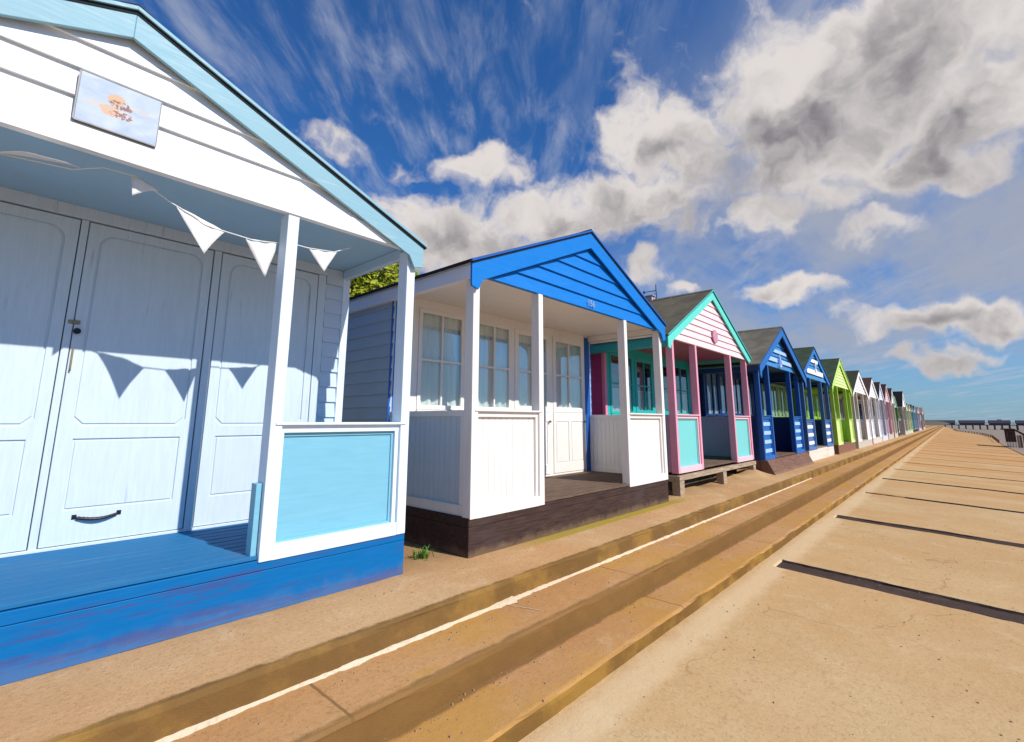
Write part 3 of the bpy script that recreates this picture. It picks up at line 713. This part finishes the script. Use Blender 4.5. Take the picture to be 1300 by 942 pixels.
M_PLAT = sand_ground('sandy_concrete_terrace', SAND, SAND2, SANDL, extra=ex_plat)
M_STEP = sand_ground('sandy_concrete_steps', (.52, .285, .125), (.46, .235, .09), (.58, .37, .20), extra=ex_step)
M_PROM = sand_ground('sandy_concrete_promenade', (.57, .39, .20), (.52, .32, .145), (.61, .45, .26), extra=ex_prom)
XA, XB = -30, 205
def strip(name, prof, mat, xa=XA, xb=XB, step=.5, near=24, jag=0, kind='structure'):
    """profile (y,z) swept along x with a finer mesh near the camera so worn edges can wander"""
    xs = []; x = xa
    while x < xb: xs.append(x); x += .12 if -1 < x < 12 else (.5 if x < near else 6)
    xs.append(xb); bm = NB(); prev = None
    for x in xs:
        row = []
        for i, (y, z) in enumerate(prof):
            k = jag if 0 < i < len(prof)-1 else 0
            d = k*noise.noise(Vector((x*1.7, i*3.1, 0)))+k*.7*noise.noise(Vector((x*6, i*2, 4)))
            row.append(bm.verts.new((x, y+d, z+d*.4)))
        if prev:
            for i in range(len(row)-1): bm.faces.new((prev[i], prev[i+1], row[i+1], row[i]))
        prev = row
    o = obj(name, bm, mat, smooth=False); return tag(o, kind=kind)
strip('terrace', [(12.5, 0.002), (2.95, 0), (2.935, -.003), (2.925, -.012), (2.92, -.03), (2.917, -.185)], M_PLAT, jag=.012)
def rn(y, z): return [(y+.03, z), (y+.012, z-.004), (y+.002, z-.016), (y, z-.032)]
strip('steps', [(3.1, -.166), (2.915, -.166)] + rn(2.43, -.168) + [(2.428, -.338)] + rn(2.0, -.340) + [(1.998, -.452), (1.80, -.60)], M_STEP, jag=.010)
PS = .055; zprom = lambda y: -.45-PS*(1.9-y)
edge = [(-40, -4.6), (30, -3.05), (60, -3.05), (88, -3.7), (104, -3.2), (114, -2.4), (130, -.6), (165, .2), (205, 1.2)]
def ey(x):
    for (a, p), (b_, q) in zip(edge, edge[1:]):
        if a <= x <= b_: return p+(q-p)*(x-a)/(b_-a)
joints = []; xj = 7.10; k = 1
while xj < 92:
    joints.append((xj, [0, .40, .36, .26, .30, .24, .20][min(k, 6)], 1 if k < 6 else 2, k)); xj += 4.12; k += 1
ends = [j[0]-j[1]/2 for j in joints]+[205]
bm = NB(); XS = []                      # (x, joint or None, side)
x0_ = -40
for jx, jw, jm, jk in joints:
    for x in frange(x0_, jx-jw/2-.012, .5 if x0_ < 30 else 1.0): XS.append((x, None, 0))
    XS += [(jx-jw/2, (jx, jw, jm, jk), -1), (jx-jw/2+.012, (jx, jw, jm, jk), 0), (jx+jw/2-.012, (jx, jw, jm, jk), 0), (jx+jw/2, (jx, jw, jm, jk), 1)]
    x0_ = jx+jw/2+.012
for x in frange(x0_, 205, 2.0): XS.append((x, None, 0))
prev = None
for x, jt, side in XS:
    e = ey(x); row = []
    ysamp = [2.0, 1.93]+[1.86, 1.845]+[1.845+(e+.25-1.845)*i/70 for i in range(1, 71)]+[e]
    for i, y in enumerate(ysamp):
        dx = 0; dz = .006*noise.noise(Vector((x*.5, y*1.2, 0)))
        if jt:
            dx = .020*noise.noise(Vector((jt[0]+side, y*5, 1+side)))+.012*noise.noise(Vector((jt[0]-side, y*15, 4+side)))
            if side == 0 and 3 <= i < len(ysamp)-2:
                fill = max(0, noise.noise(Vector((jt[0]*3, y*1.6, 2)))-.12)*.05
                if jt[3] == 3 and 1.02 < y < 1.08: fill = .035
                dz -= max(.004, .026-fill-.012*max(0, noise.noise(Vector((x*9, y*7, 0)))))
        row.append(bm.verts.new((x+dx, y, zprom(y)+dz)))
    if prev:
        for i in range(len(row)-1):
            f = bm.faces.new((prev[0][i], prev[0][i+1], row[i+1], row[i]))
            if jt and prev[1] and 2 < i < len(row)-2:
                f.material_index = jt[2]
                if jt[3] == 3 and ysamp[i] > 1.10: f.material_index = 3
                if jt[3] == 4: f.material_index = 4
    prev = (row, jt)
M_JOINT = sand_ground('dark_joint_filler', (.075, .050, .042), (.060, .038, .032), (.12, .085, .06))
M_JBLK = sand_ground('black_joint_filler', (.03, .018, .016), (.025, .014, .012), (.05, .035, .025))
M_JFAR = sand_ground('sandy_joint_filler', (.20, .11, .055), (.17, .09, .045), (.24, .14, .08))
M_JSAND = sand_ground('sand_filled_joint', (.42, .22, .09), (.38, .19, .075), (.45, .26, .12))
tag(obj('promenade', bm, [M_PROM, M_JOINT, M_JFAR, M_JSAND, M_JBLK], smooth=False), kind='structure')
# wind-blown sand lying against the step riser and below the pink hut
M_DRIFT = sand_ground('dry_white_sand', (.66, .56, .40), (.62, .49, .33), (.72, .64, .50))
M_DRIFT2 = sand_ground('dry_sand_heap', (.50, .32, .16), (.44, .26, .12), (.56, .38, .21))
bm = NB(); prev = None; x = -6
while x < 15:
    fade = 1/(1+math.exp((x-9)/3.5))
    w = .009+.022*fade*(.75+.9*noise.noise(Vector((x*1.1, 0, 0)))) + .018*noise.noise(Vector((x*7, 2, 0)))+.012*noise.noise(Vector((x*23, 5, 0)))
    if 3.05 < x < 3.25: w *= 1.5
    w = max(.008, w); h = .012+w*.35
    row = [bm.verts.new((x, 2.922, -.166+h)), bm.verts.new((x, 2.915-w*.45, -.166+h*.7+.004*noise.noise(Vector((x*14, 1, 1))))), bm.verts.new((x, 2.915-w+.01*noise.noise(Vector((x*25, 0, 3))), -.170))]
    if prev:
        for i in range(2): bm.faces.new((prev[i], prev[i+1], row[i+1], row[i]))
    prev = row; x += .03
tag(obj('sand_drift', bm, M_DRIFT, smooth=True), kind='stuff', label='pale windblown sand lying along the foot of the upper step', cat='sand')
def crackline(pts, w):
    bm = NB(); L = []
    for x, y, z in pts:
        j = .006*noise.noise(Vector((x*30, y*30, 0))); L.append((bm.verts.new((x-w/2+j, y, z)), bm.verts.new((x+w/2+j, y, z))))
    for p, q in zip(L, L[1:]): bm.faces.new((p[0], p[1], q[1], q[0]))
    tag(obj('sand_seam', bm, M_DRIFT), kind='stuff', label='thin seam of pale sand in a crack across the step tread', cat='sand')
crackline([(3.13+.010*i+.02*noise.noise(Vector((i*.9, 0, 0))), 2.88-.03*i, -.1625) for i in range(11)], .009)
def heap(name, x0, x1, y0, y1, h, seed, label):
    bm = NB(); nx, ny = int((x1-x0)/.06), int((y1-y0)/.06); g = {}
    for i in range(nx+1):
        for j in range(ny+1):
            u, v = i/nx, j/ny; x = x0+(x1-x0)*u; y = y0+(y1-y0)*v
            e = max(0, 1-math.hypot(2*u-1, 2*v-1)**1.6*(1+.5*noise.noise(Vector((x*2, y*2, seed+4)))))
            z = h*e*(.55+.8*noise.noise(Vector((x*1.3, y*1.7, seed)))+.25*noise.noise(Vector((x*4, y*4, seed))))-.012
            g[i, j] = bm.verts.new((x, y, max(z, -.02)))
    for i in range(nx):
        for j in range(ny): bm.faces.new((g[i, j], g[i+1, j], g[i+1, j+1], g[i, j+1]))
    tag(obj(name, bm, M_DRIFT2, smooth=True), kind='stuff', label=label, cat='sand')
heap('sand_heap', 8.3, 10.9, 3.30, 4.9, .09, 3, 'low heap of pale sand under the left bay of the pink hut')
heap('sand_heap', 10.6, 14.6, 3.22, 4.9, .20, 8, 'larger drift of pale sand spilling out beneath the right bay of the pink hut')

bm = NB(); rnd = random.Random(11)
for i in range(1500):
    x = rnd.uniform(.5, 1)*rnd.uniform(1, 15)
    if rnd.random() < .5: y = rnd.choice((rnd.gauss(3.55, .12), rnd.gauss(2.80, .06), rnd.gauss(2.36, .05)))
    else: y = rnd.uniform(-1.5, 3.6)
    if y > 3.6: continue
    z = 0 if y > 2.93 else (-.166 if y > 2.44 else (-.338 if y > 2.01 else zprom(y)))
    r_ = rnd.choice((.003, .004, .005, .006, .009)); q = [Vector((rnd.uniform(.6, 1)*r_*math.cos(a), rnd.uniform(.6, 1)*r_*math.sin(a), 0)) for a in [k*1.2566 for k in range(5)]]
    b_ = [bm.verts.new(Vector((x, y, z-.002))+v*1.1) for v in q]; t_ = [bm.verts.new(Vector((x, y, z+r_*.8))+v*.7) for v in q]; bm.faces.new(t_)
    for k in range(5): bm.faces.new((b_[k], b_[(k+1) % 5], t_[(k+1) % 5], t_[k]))
tag(obj('pebbles', bm, plain('beach_pebble', (.34, .24, .16), .8, 0, 0)), kind='stuff', label='small loose pebbles scattered over the steps and promenade', cat='pebbles')
# beach, sea, sea wall
M_BEACH = sand_ground('shingle_beach', (.30, .25, .20), (.26, .21, .165), (.34, .29, .24))
bm = NB()
P = [(-400, 14, -3.0), (1500, 14, -3.0), (1500, -75, -4.35), (-400, -75, -4.35)]
v = [bm.verts.new(p) for p in P]; bm.faces.new(v); v2 = [bm.verts.new((p[0], -160, -6)) for p in (P[3], P[2])]; bm.faces.new((v[3], v[2], v2[1], v2[0]))
tag(obj('beach', bm, M_BEACH), kind='structure')
m, t, b, co = base_mat('sea_water'); b.inputs['Base Color'].default_value = (.05, .085, .08, 1); b.inputs['Roughness'].default_value = .18
bump(t, b, t.noise(t.mapping(co, (.5, 1.2, 1)), 1.2, 6, .6), .6, .3)
bm = NB(); v = [bm.verts.new(p) for p in ((-2500, -70, -4.3), (6000, -70, -4.3), (6000, -6000, -4.3), (-2500, -6000, -4.3))]; bm.faces.new(v); tag(obj('sea', bm, m), kind='structure')
bm = NB(); v = [bm.verts.new(p) for p in ((-3000, 11.5, -3.2), (6000, 11.5, -3.2), (6000, 4000, -3.2), (-3000, 4000, -3.2))]; bm.faces.new(v); tag(obj('ground', bm, M_BEACH), kind='structure')
conc = sand_ground('seawall_concrete', (.36, .27, .19), (.30, .22, .15), (.42, .32, .23))
bm = NB(); prev = None
for x in frange(-40, 205, 2):
    e = ey(x); row = [bm.verts.new((x, e+dy, z)) for dy, z in ((.02, zprom(e)-.01), (.02, zprom(e)+.035), (-.34, zprom(e)+.03), (-.36, zprom(e)-.05), (-.45, -3.9))]
    if prev:
        for i in range(4): bm.faces.new((prev[i], prev[i+1], row[i+1], row[i]))
    prev = row
tag(obj('sea_wall', bm, conc), 'low concrete sea wall coping along the seaward edge of the promenade', 'sea wall')

# hillside behind the huts
m, t, b, co = base_mat('rough_grass'); n = t.noise(co, .5, 6, .6); n2 = t.noise(co, 9, 4, .7)
c = t.mix(t.ramp(n, .35, .65), (.10, .07, .055), (.08, .065, .035)); c = t.mix(t.ramp(n2, .4, .7, 0, .6), c, (.05, .045, .02)); t.l.new(c, b.inputs['Base Color']); b.inputs['Roughness'].default_value = .95; bump(t, b, n2, .6, .1)
bm = NB(); prev = None
for x in frange(-40, 330, 4):
    hh = 3.0 if x < 60 else max(1.6, 3.0-(x-60)/60)
    off = 0 if x < 130 else -(x-130)*.045
    row = [bm.verts.new((x, y+off, z)) for y, z in ((9.5, -.2), (11+.3*noise.noise(Vector((x*.2, 0, 0))), hh*.45), (13, hh*.8+.2*noise.noise(Vector((x*.15, 3, 0)))), (16, hh+.15*noise.noise(Vector((x*.1, 9, 0)))), (30, hh), (60, hh-1))]
    if prev:
        for i in range(5): bm.faces.new((prev[i], prev[i+1], row[i+1], row[i]))
    prev = row
tag(obj('hillside', bm, m, smooth=True), kind='structure')

# tree between the first two huts
def leaf_mat(name, a, b2):
    m, t, b, co = base_mat(name); n = t.noise(co, 1.1, 4, .6); n2 = t.noise(co, 11, 3, .7)
    c = t.mix(t.ramp(n, .35, .65), a, b2); c = t.mix(t.ramp(n2, .4, .7, 0, .5), c, tuple(k*.5 for k in a)); t.l.new(c, b.inputs['Base Color']); b.inputs['Roughness'].default_value = .6
    try: b.inputs['Subsurface Weight'].default_value = 0
    except KeyError: pass
    return m
def tree(x, y, z0, zc, r, label, seed, n=9000, cols=((.19, .22, .012), (.11, .15, .012))):
    rnd = random.Random(seed)
    t_ = empty('tree', (x, y, z0), label, 'tree')
    bm = NB(); cyl(bm, (0, 0, -.5), (.1, 0, (zc-z0)*.6), .2, .12); tips = []
    for i in range(9):
        a = i*2.4; e = R(20+rnd.random()*50); L = r*.75; s0 = Vector((.08, 0, (zc-z0)*(.35+.25*rnd.random())))
        tip = s0+Vector((math.cos(a)*math.cos(e)*L, math.sin(a)*math.cos(e)*L, math.sin(e)*L)); cyl(bm, s0, tip, .07, .02, 6); tips.append(tip)
    obj('trunk', bm, wood((.12, .09, .06), 'z'), t_)
    bm = NB(); clumps = []
    for i in range(70):
        d = Vector((rnd.gauss(0, 1), rnd.gauss(0, 1), rnd.gauss(0, 1))).normalized()*r*(.35+.6*rnd.random()**.5); d.z *= .85
        clumps.append((Vector((0, 0, zc-z0))+d, r*(.16+.14*rnd.random())))
    for i in range(n):
        c0, cr = clumps[rnd.randrange(len(clumps))]
        p = c0+Vector((rnd.gauss(0, .5), rnd.gauss(0, .5), rnd.gauss(0, .42)))*cr*1.3
        q = p-Vector((0, 0, zc-z0)); L_ = math.sqrt(q.x**2+q.y**2+(q.z/.9)**2)
        if L_ > r*(1+.05*noise.noise(p*1.3)): continue
        u = Vector((rnd.gauss(0, 1), rnd.gauss(0, 1), rnd.gauss(0, .7))).normalized(); w = u.orthogonal().normalized(); s_ = .045+.05*rnd.random()
        vs = [bm.verts.new(p+u*s_*1.5), bm.verts.new(p+w*s_*.7), bm.verts.new(p-u*s_), bm.verts.new(p-w*s_*.7)]; bm.faces.new(vs)
    obj('crown', bm, leaf_mat('yellow_green_leaves', *cols), t_, recalc=False)
    return t_
tree(5.55, 12.2, 1.2, 4.3, 3.1, 'yellow green bushy tree rising behind the gap between the first two huts', 4, 42000, ((.36, .38, .012), (.24, .29, .010)))

# grass tuft beside the second hut
bm = NB(); rnd = random.Random(2)
for i in range(60):
    a = rnd.random()*6.28; L = .035+.07*rnd.random(); bx, by = rnd.gauss(0, .035), rnd.gauss(0, .035); w = .006
    d = Vector((math.cos(a), math.sin(a), 0)); s_ = Vector((-d.y, d.x, 0)); p0 = Vector((bx, by, 0)); p1 = p0+d*L*.35+Vector((0, 0, L*.8)); p2 = p0+d*L*.9+Vector((0, 0, L))
    v = [bm.verts.new(q) for q in (p0-s_*w, p0+s_*w, p1+s_*w*.8, p1-s_*w*.8, p2)]; bm.faces.new(v[:4]); bm.faces.new((v[3], v[2], v[4]))
tag(obj('grass_tuft', bm, plain('grass_blade', (.10, .24, .02), .6, 0, 0), loc=(3.12, 3.98, 0.0), recalc=False), 'small green tuft of grass at the foot of the dark brown plinth', 'plant')

# timber shelter on the sea wall
sh = empty('timber_shelter', (55.5, -3.0, zprom(-3.0)), 'dark timber shelter on pale posts at the seaward edge of the promenade', 'shelter', None)
dk = wood((.07, .036, .03)); pl = wood((.42, .26, .19), 'z')
bm = NB()
for i in range(4): box(bm, 0, .06, -.62+i*.152, -.62+i*.152+.147, .42, 1.42)
obj('side_boarding', bm, dk, sh, .004)
bm = NB(); prism(bm, [(.05, 1.46), (-.60, 1.46), (-1.25, .98), (-2.8, .80), (-2.8, .70), (-1.25, .88), (-.62, 1.38), (.05, 1.38)], -.1, 2.6, 0, 'x'); obj('roof', bm, dk, sh, .005)
for (yy, xx) in ((-.70, .02), (-.86, .3), (-1.02, .02), (-1.2, .5)):
    bm = NB(); box(bm, xx, xx+.14, yy-.09, yy+.03, -.02, .95); obj('post', bm, pl, sh, .006)
bm = NB(); box(bm, .1, 2.5, -3.6, -1.3, -.6, .62); obj('red_locker', bm, plain('faded_red_paint', (.30, .06, .04), .6), sh, .01)
bm = NB()
for i in range(4): box(bm, .02, .07, -.60+i*.15, -.51+i*.15, 0, .40)
obj('picket_skirt', bm, paint((.62, .52, .42), .6, 'z'), sh, .003)
# railing posts along the far bend
rg = empty('railing', (66, -3.2, zprom(-3.2)), 'low timber post railing on the far bend of the promenade', 'railing')
M_RW = wood((.26, .17, .11), 'z')
bm = NB(); pts = []
x = 66
while x < 150: pts.append((x, ey(x)+.1)); x += 3.0
for px_, py_ in pts:
    b2 = NB(); box(b2, px_-66-.06, px_-66+.06, py_+3.2-.06, py_+3.2+.06, -.1, .34); obj('post', b2, M_RW, rg)
for (a, p), (b_, q) in zip(pts, pts[1:]): cyl(bm, (a-66, p+3.2, .30), (b_-66, q+3.2, .30), .015, n=6)
obj('rail', bm, M_RW, rg)

# pier
pier = empty('pier', (400, 14, -3.2), 'long seaside pier on piles with four dark roofed pavilions, across the horizon at right', 'pier')
M_PD = plain('pier_timber', (.11, .085, .10), .8); M_PR = plain('pavilion_roof', (.085, .07, .09), .7); M_PW = plain('pavilion_wall', (.42, .52, .56), .7)
bm = NB(); box(bm, 0, 7, -110, 22, 2.15, 2.5); obj('deck', bm, M_PD, pier)
for (a, b_) in ((-15.2, -1.8), (-28.2, -17.2), (-38.8, -30.2), (-62, -41.5)):
    a -= 0; bm = NB(); box(bm, .4, 6.6, a, b_, 2.5, 3.3); w = obj('pavilion', bm, M_PR, pier)
    bm = NB(); prism(bm, [(0, 3.3), (7, 3.3), (6, 5.15), (1, 5.15)], a-.3, b_+.3); obj('roof', bm, M_PR, w)
bm = NB(); prism(bm, [(1, 5.1), (6, 5.1), (3.5, 5.75)], -35.6, -33.8); obj('cupola', bm, M_PR, pier)
bm = NB(); box(bm, .3, 6.7, -1.0, 24, 2.5, 4.9); obj('entrance_building', bm, plain('pier_entrance', (.13, .10, .12), .8), pier)
yy = 8
while yy > -110:
    for xx in (.6, 6.2):
        bm = NB(); cyl(bm, (xx, yy, -1.6), (xx, yy, 2.15), .28, n=8); obj('pile', bm, M_PD, pier)
    yy -= 3.1
bm = NB()
for yy2 in frange(-108, 20, 2): cyl(bm, (.05, yy2, 2.5), (.05, yy2, 3.6), .05, n=5)
cyl(bm, (.05, -110, 3.6), (.05, 22, 3.6), .05, n=5); obj('handrail', bm, M_PD, pier)

# ------------------------------------------------------------------ camera
yaw, pitch, f = R(42.03), R(10.0), 610.4
H_ = 1.32
cam = bpy.data.cameras.new('camera'); co_ = bpy.data.objects.new('camera', cam); col.objects.link(co_)
co_.location = (0, 0, H_)
fw = Vector((math.cos(yaw)*math.cos(pitch), math.sin(yaw)*math.cos(pitch), math.sin(pitch)))
q = fw.to_track_quat('-Z', 'Y'); co_.rotation_mode = 'QUATERNION'
from mathutils import Quaternion
co_.rotation_quaternion = q @ Quaternion((0, 0, 1), R(0.12))
cam.sensor_fit = 'HORIZONTAL'; cam.sensor_width = 36; cam.lens = 36*f/1300
cam.shift_y = -45/1300; cam.clip_start = .05; cam.clip_end = 12000
sc.camera = co_

# ------------------------------------------------------------------ light
sd = Vector((.145, -1, .84)).normalized()
sun = bpy.data.lights.new('sun', 'SUN'); sun.energy = SUN_E = 5.0; sun.angle = R(.5); sun.color = (1, .95, .87)
so = bpy.data.objects.new('sun', sun); col.objects.link(so); so.rotation_mode = 'QUATERNION'; so.rotation_quaternion = sd.to_track_quat('Z', 'Y')

w = bpy.data.worlds.new('World'); sc.world = w; w.use_nodes = True; t = NT(w.node_tree)
bg = w.node_tree.nodes['Background']; S = .085; bg.inputs[1].default_value = S
sky = t.new('ShaderNodeTexSky', sky_type='NISHITA'); sky.sun_disc = False
sky.sun_elevation = math.asin(sd.z); sky.sun_rotation = math.atan2(sd.x, sd.y); sky.air_density = 1.0; sky.dust_density = .3; sky.ozone_density = 3.0; sky.altitude = 0
def ray(x, y):
    a, b_ = (x-650)/f, (y-426)/f
    r = Vector((a, b_, 1)); cp, sp = math.cos(pitch), math.sin(pitch)
    d = b_*cp - sp; fwd = b_*sp + cp
    # right a, down d, forward fwd in the level frame
    return Vector((fwd*math.cos(yaw)+a*math.sin(yaw), fwd*math.sin(yaw)-a*math.cos(yaw), -d)).normalized()
tc = t.new('ShaderNodeTexCoord').outputs['Generated']
nrm = t.vm('NORMALIZE', tc)
wn = t.new('ShaderNodeTexNoise'); t.put(wn.inputs['Vector'], nrm); wn.inputs['Scale'].default_value = 9; wn.inputs['Detail'].default_value = 4; wn.inputs['Roughness'].default_value = .5
warp = t.vm('MULTIPLY', t.vm('SUBTRACT', wn.outputs['Color'], (.5, .5, .5)), (.16, .16, .16))
dirw = t.vm('ADD', nrm, warp)
# clouds: (x, y, rx, ry, weight, underside darkness) given as the direction they stand in
CL_ = [(1130, 50, 230, 95, 1.15, .55), (1075, 135, 165, 80, 1.1, .75), (1250, 130, 130, 75, 1.05, .40), (1160, 210, 90, 45, .9, .6), (1000, 225, 75, 50, .8, .9), (975, 268, 75, 26, .8, .5),
       (830, 178, 92, 52, .95, .55), (905, 215, 70, 45, .7, .8), (800, 262, 112, 42, .95, .6), (860, 290, 60, 25, .6, .6), (610, 218, 62, 36, .8, .4), (530, 212, 32, 26, .5, .3), (700, 285, 95, 36, .85, .75), (570, 305, 125, 58, .95, .8), (640, 330, 130, 36, .8, .9),
       (420, 182, 42, 20, .55, .3), (1235, 222, 90, 30, .85, .35), (1070, 250, 90, 28, .6, .4), (1120, 285, 110, 24, .45, .5), (1002, 370, 72, 20, .85, .45), (1190, 404, 128, 22, .95, .6), (1290, 395, 60, 24, .8, .6), (1175, 456, 70, 15, .8, .5), (1230, 440, 90, 10, .6, .6),
       (870, 360, 32, 14, .6, .4), (808, 352, 40, 26, .6, .5), (930, 300, 30, 10, .4, .4), (1010, 455, 120, 14, .35, .7), (560, 440, 130, 40, .5, .6), (330, 320, 110, 40, .6, .6)]
dens = None; shade = None
for (px, py, rx, ry, wt, dkk) in CL_:
    c_ = ray(px, py); tx = Vector((c_.y, -c_.x, 0)).normalized(); up = tx.cross(c_).normalized()
    ax_ = (ray(px+rx, py)-ray(px-rx, py)).length/2; ay_ = (ray(px, py+ry)-ray(px, py-ry)).length/2
    rel = t.vm('SUBTRACT', dirw, tuple(c_))
    u = t.vm('DOT_PRODUCT', rel, tuple(tx/ax_), 1); v_ = t.vm('DOT_PRODUCT', rel, tuple(up/ay_), 1); w_ = t.vm('DOT_PRODUCT', rel, tuple(c_/.6), 1)
    d2 = t.math('ADD', t.math('ADD', t.math('MULTIPLY', u, u), t.math('MULTIPLY', v_, v_)), t.math('MULTIPLY', w_, w_))
    g = t.math('MULTIPLY', t.math('EXPONENT', t.math('MULTIPLY', d2, -.95)), wt)
    dens = g if dens is None else t.math('SMOOTH_MAX', dens, g, .12)
    sh_ = t.math('MULTIPLY', g, t.math('MULTIPLY_ADD', v_, -.50*dkk, .34*dkk))
    shade = sh_ if shade is None else t.math('ADD', shade, sh_)
# general broken cloud behind and around, on a flat layer overhead
sp_ = t.new('ShaderNodeSeparateXYZ'); t.l.new(nrm, sp_.inputs[0])
zz = t.math('ADD', t.math('MAXIMUM', sp_.outputs[2], 0), .10)
cb = t.new('ShaderNodeCombineXYZ'); t.l.new(t.math('DIVIDE', sp_.outputs[0], zz), cb.inputs[0]); t.l.new(t.math('DIVIDE', sp_.outputs[1], zz), cb.inputs[1])
plane = cb.outputs[0]
fb = t.noise(plane, 1.6, 8, .62, .2)
fine = t.noise(dirw, 10.5, 7, .57)
fine2 = t.noise(nrm, 38, 6, .6)
fld = t.math('ADD', t.math('MULTIPLY', t.math('SUBTRACT', fine, .5), 1.25), t.math('MULTIPLY', t.math('SUBTRACT', fine2, .5), .06))
field = t.math('ADD', t.math('MINIMUM', dens, 1.15), fld)
cover = t.ramp(field, .24, .67)
# brightness inside clouds: lit billows above, grey bases
bill = t.ramp(t.noise(dirw, 7.5, 5, .52), .32, .68)
br = t.math('SUBTRACT', t.math('MULTIPLY_ADD', bill, .25, .48), t.math('MULTIPLY', shade, .42))
thick = t.ramp(field, .5, 1.35, .10, -.16)
br = t.math('MINIMUM', t.math('MAXIMUM', t.math('ADD', br, thick), .16), .86)
cc = t.mix(t.ramp(br, .16, .72), (.20, .19, .215), (.76, .71, .69))
cloudcol = t.mix(1.0, cc, (1/S, 1/S, 1/S), 'MULTIPLY')
cm = cloudcol.node; cm.clamp_result = False
# cirrus streaks running towards the end of the row
cz = R(40.5)
rot = t.mapping(plane, (1, 1, 1), rot=(0, 0, -cz))
cir = t.noise(t.mapping(rot, (.40, 2.5, 1)), 1.5, 7, .60, .5); cir2 = t.noise(t.mapping(rot, (.8, 1.0, 1), loc=(4, 7, 0)), 1.3, 4, .5); puff = t.noise(t.mapping(rot, (1.6, 5, 1)), 2.2, 6, .62, .4)
cf = t.math('MULTIPLY', t.ramp(t.math('ADD', t.math('MULTIPLY', cir, .5), t.math('MULTIPLY', puff, .5)), .43, .66), t.ramp(cir2, .38, .62, .15, 1))
# thin veil low on the right
vd = ray(1240, 330); veil = t.ramp(t.vm('DOT_PRODUCT', nrm, tuple(vd), 1), .80, .975)
veiln = t.ramp(t.noise(t.mapping(plane, (.5, 1.6, 1), rot=(0, 0, .3)), 1.1, 6, .6), .25, .6)
skyc = t.mix(1.0, sky.outputs[0], (.40, .96, 1.58), 'MULTIPLY'); skyc.node.clamp_result = False
hor = t.ramp(sp_.outputs[2], .20, .0)
skyc = t.mix(t.math('MULTIPLY', hor, .60), skyc, (3.5, 4.8, 6.0))
a1 = t.mix(t.math('MULTIPLY', cf, .62), skyc, (5.9, 6.3, 7.4))
a2 = t.mix(t.math('MULTIPLY', t.math('MULTIPLY', veil, veiln), t.ramp(sp_.outputs[2], .05, .15, 0, .92)), a1, (4.3, 4.7, 5.8))
a3 = t.mix(cover, a2, cloudcol)
low_ = t.ramp(sp_.outputs[2], -.02, .02)
t.l.new(a3, bg.inputs[0])

# ------------------------------------------------------------------ render settings
sc.render.engine = 'CYCLES'
sc.view_settings.view_transform = 'Standard'; sc.view_settings.look = 'None'; sc.view_settings.gamma = 1
sc.view_settings.use_curve_mapping = False
sc.view_settings.exposure = 0.0
sc.cycles.max_bounces = 6; sc.cycles.transparent_max_bounces = 12
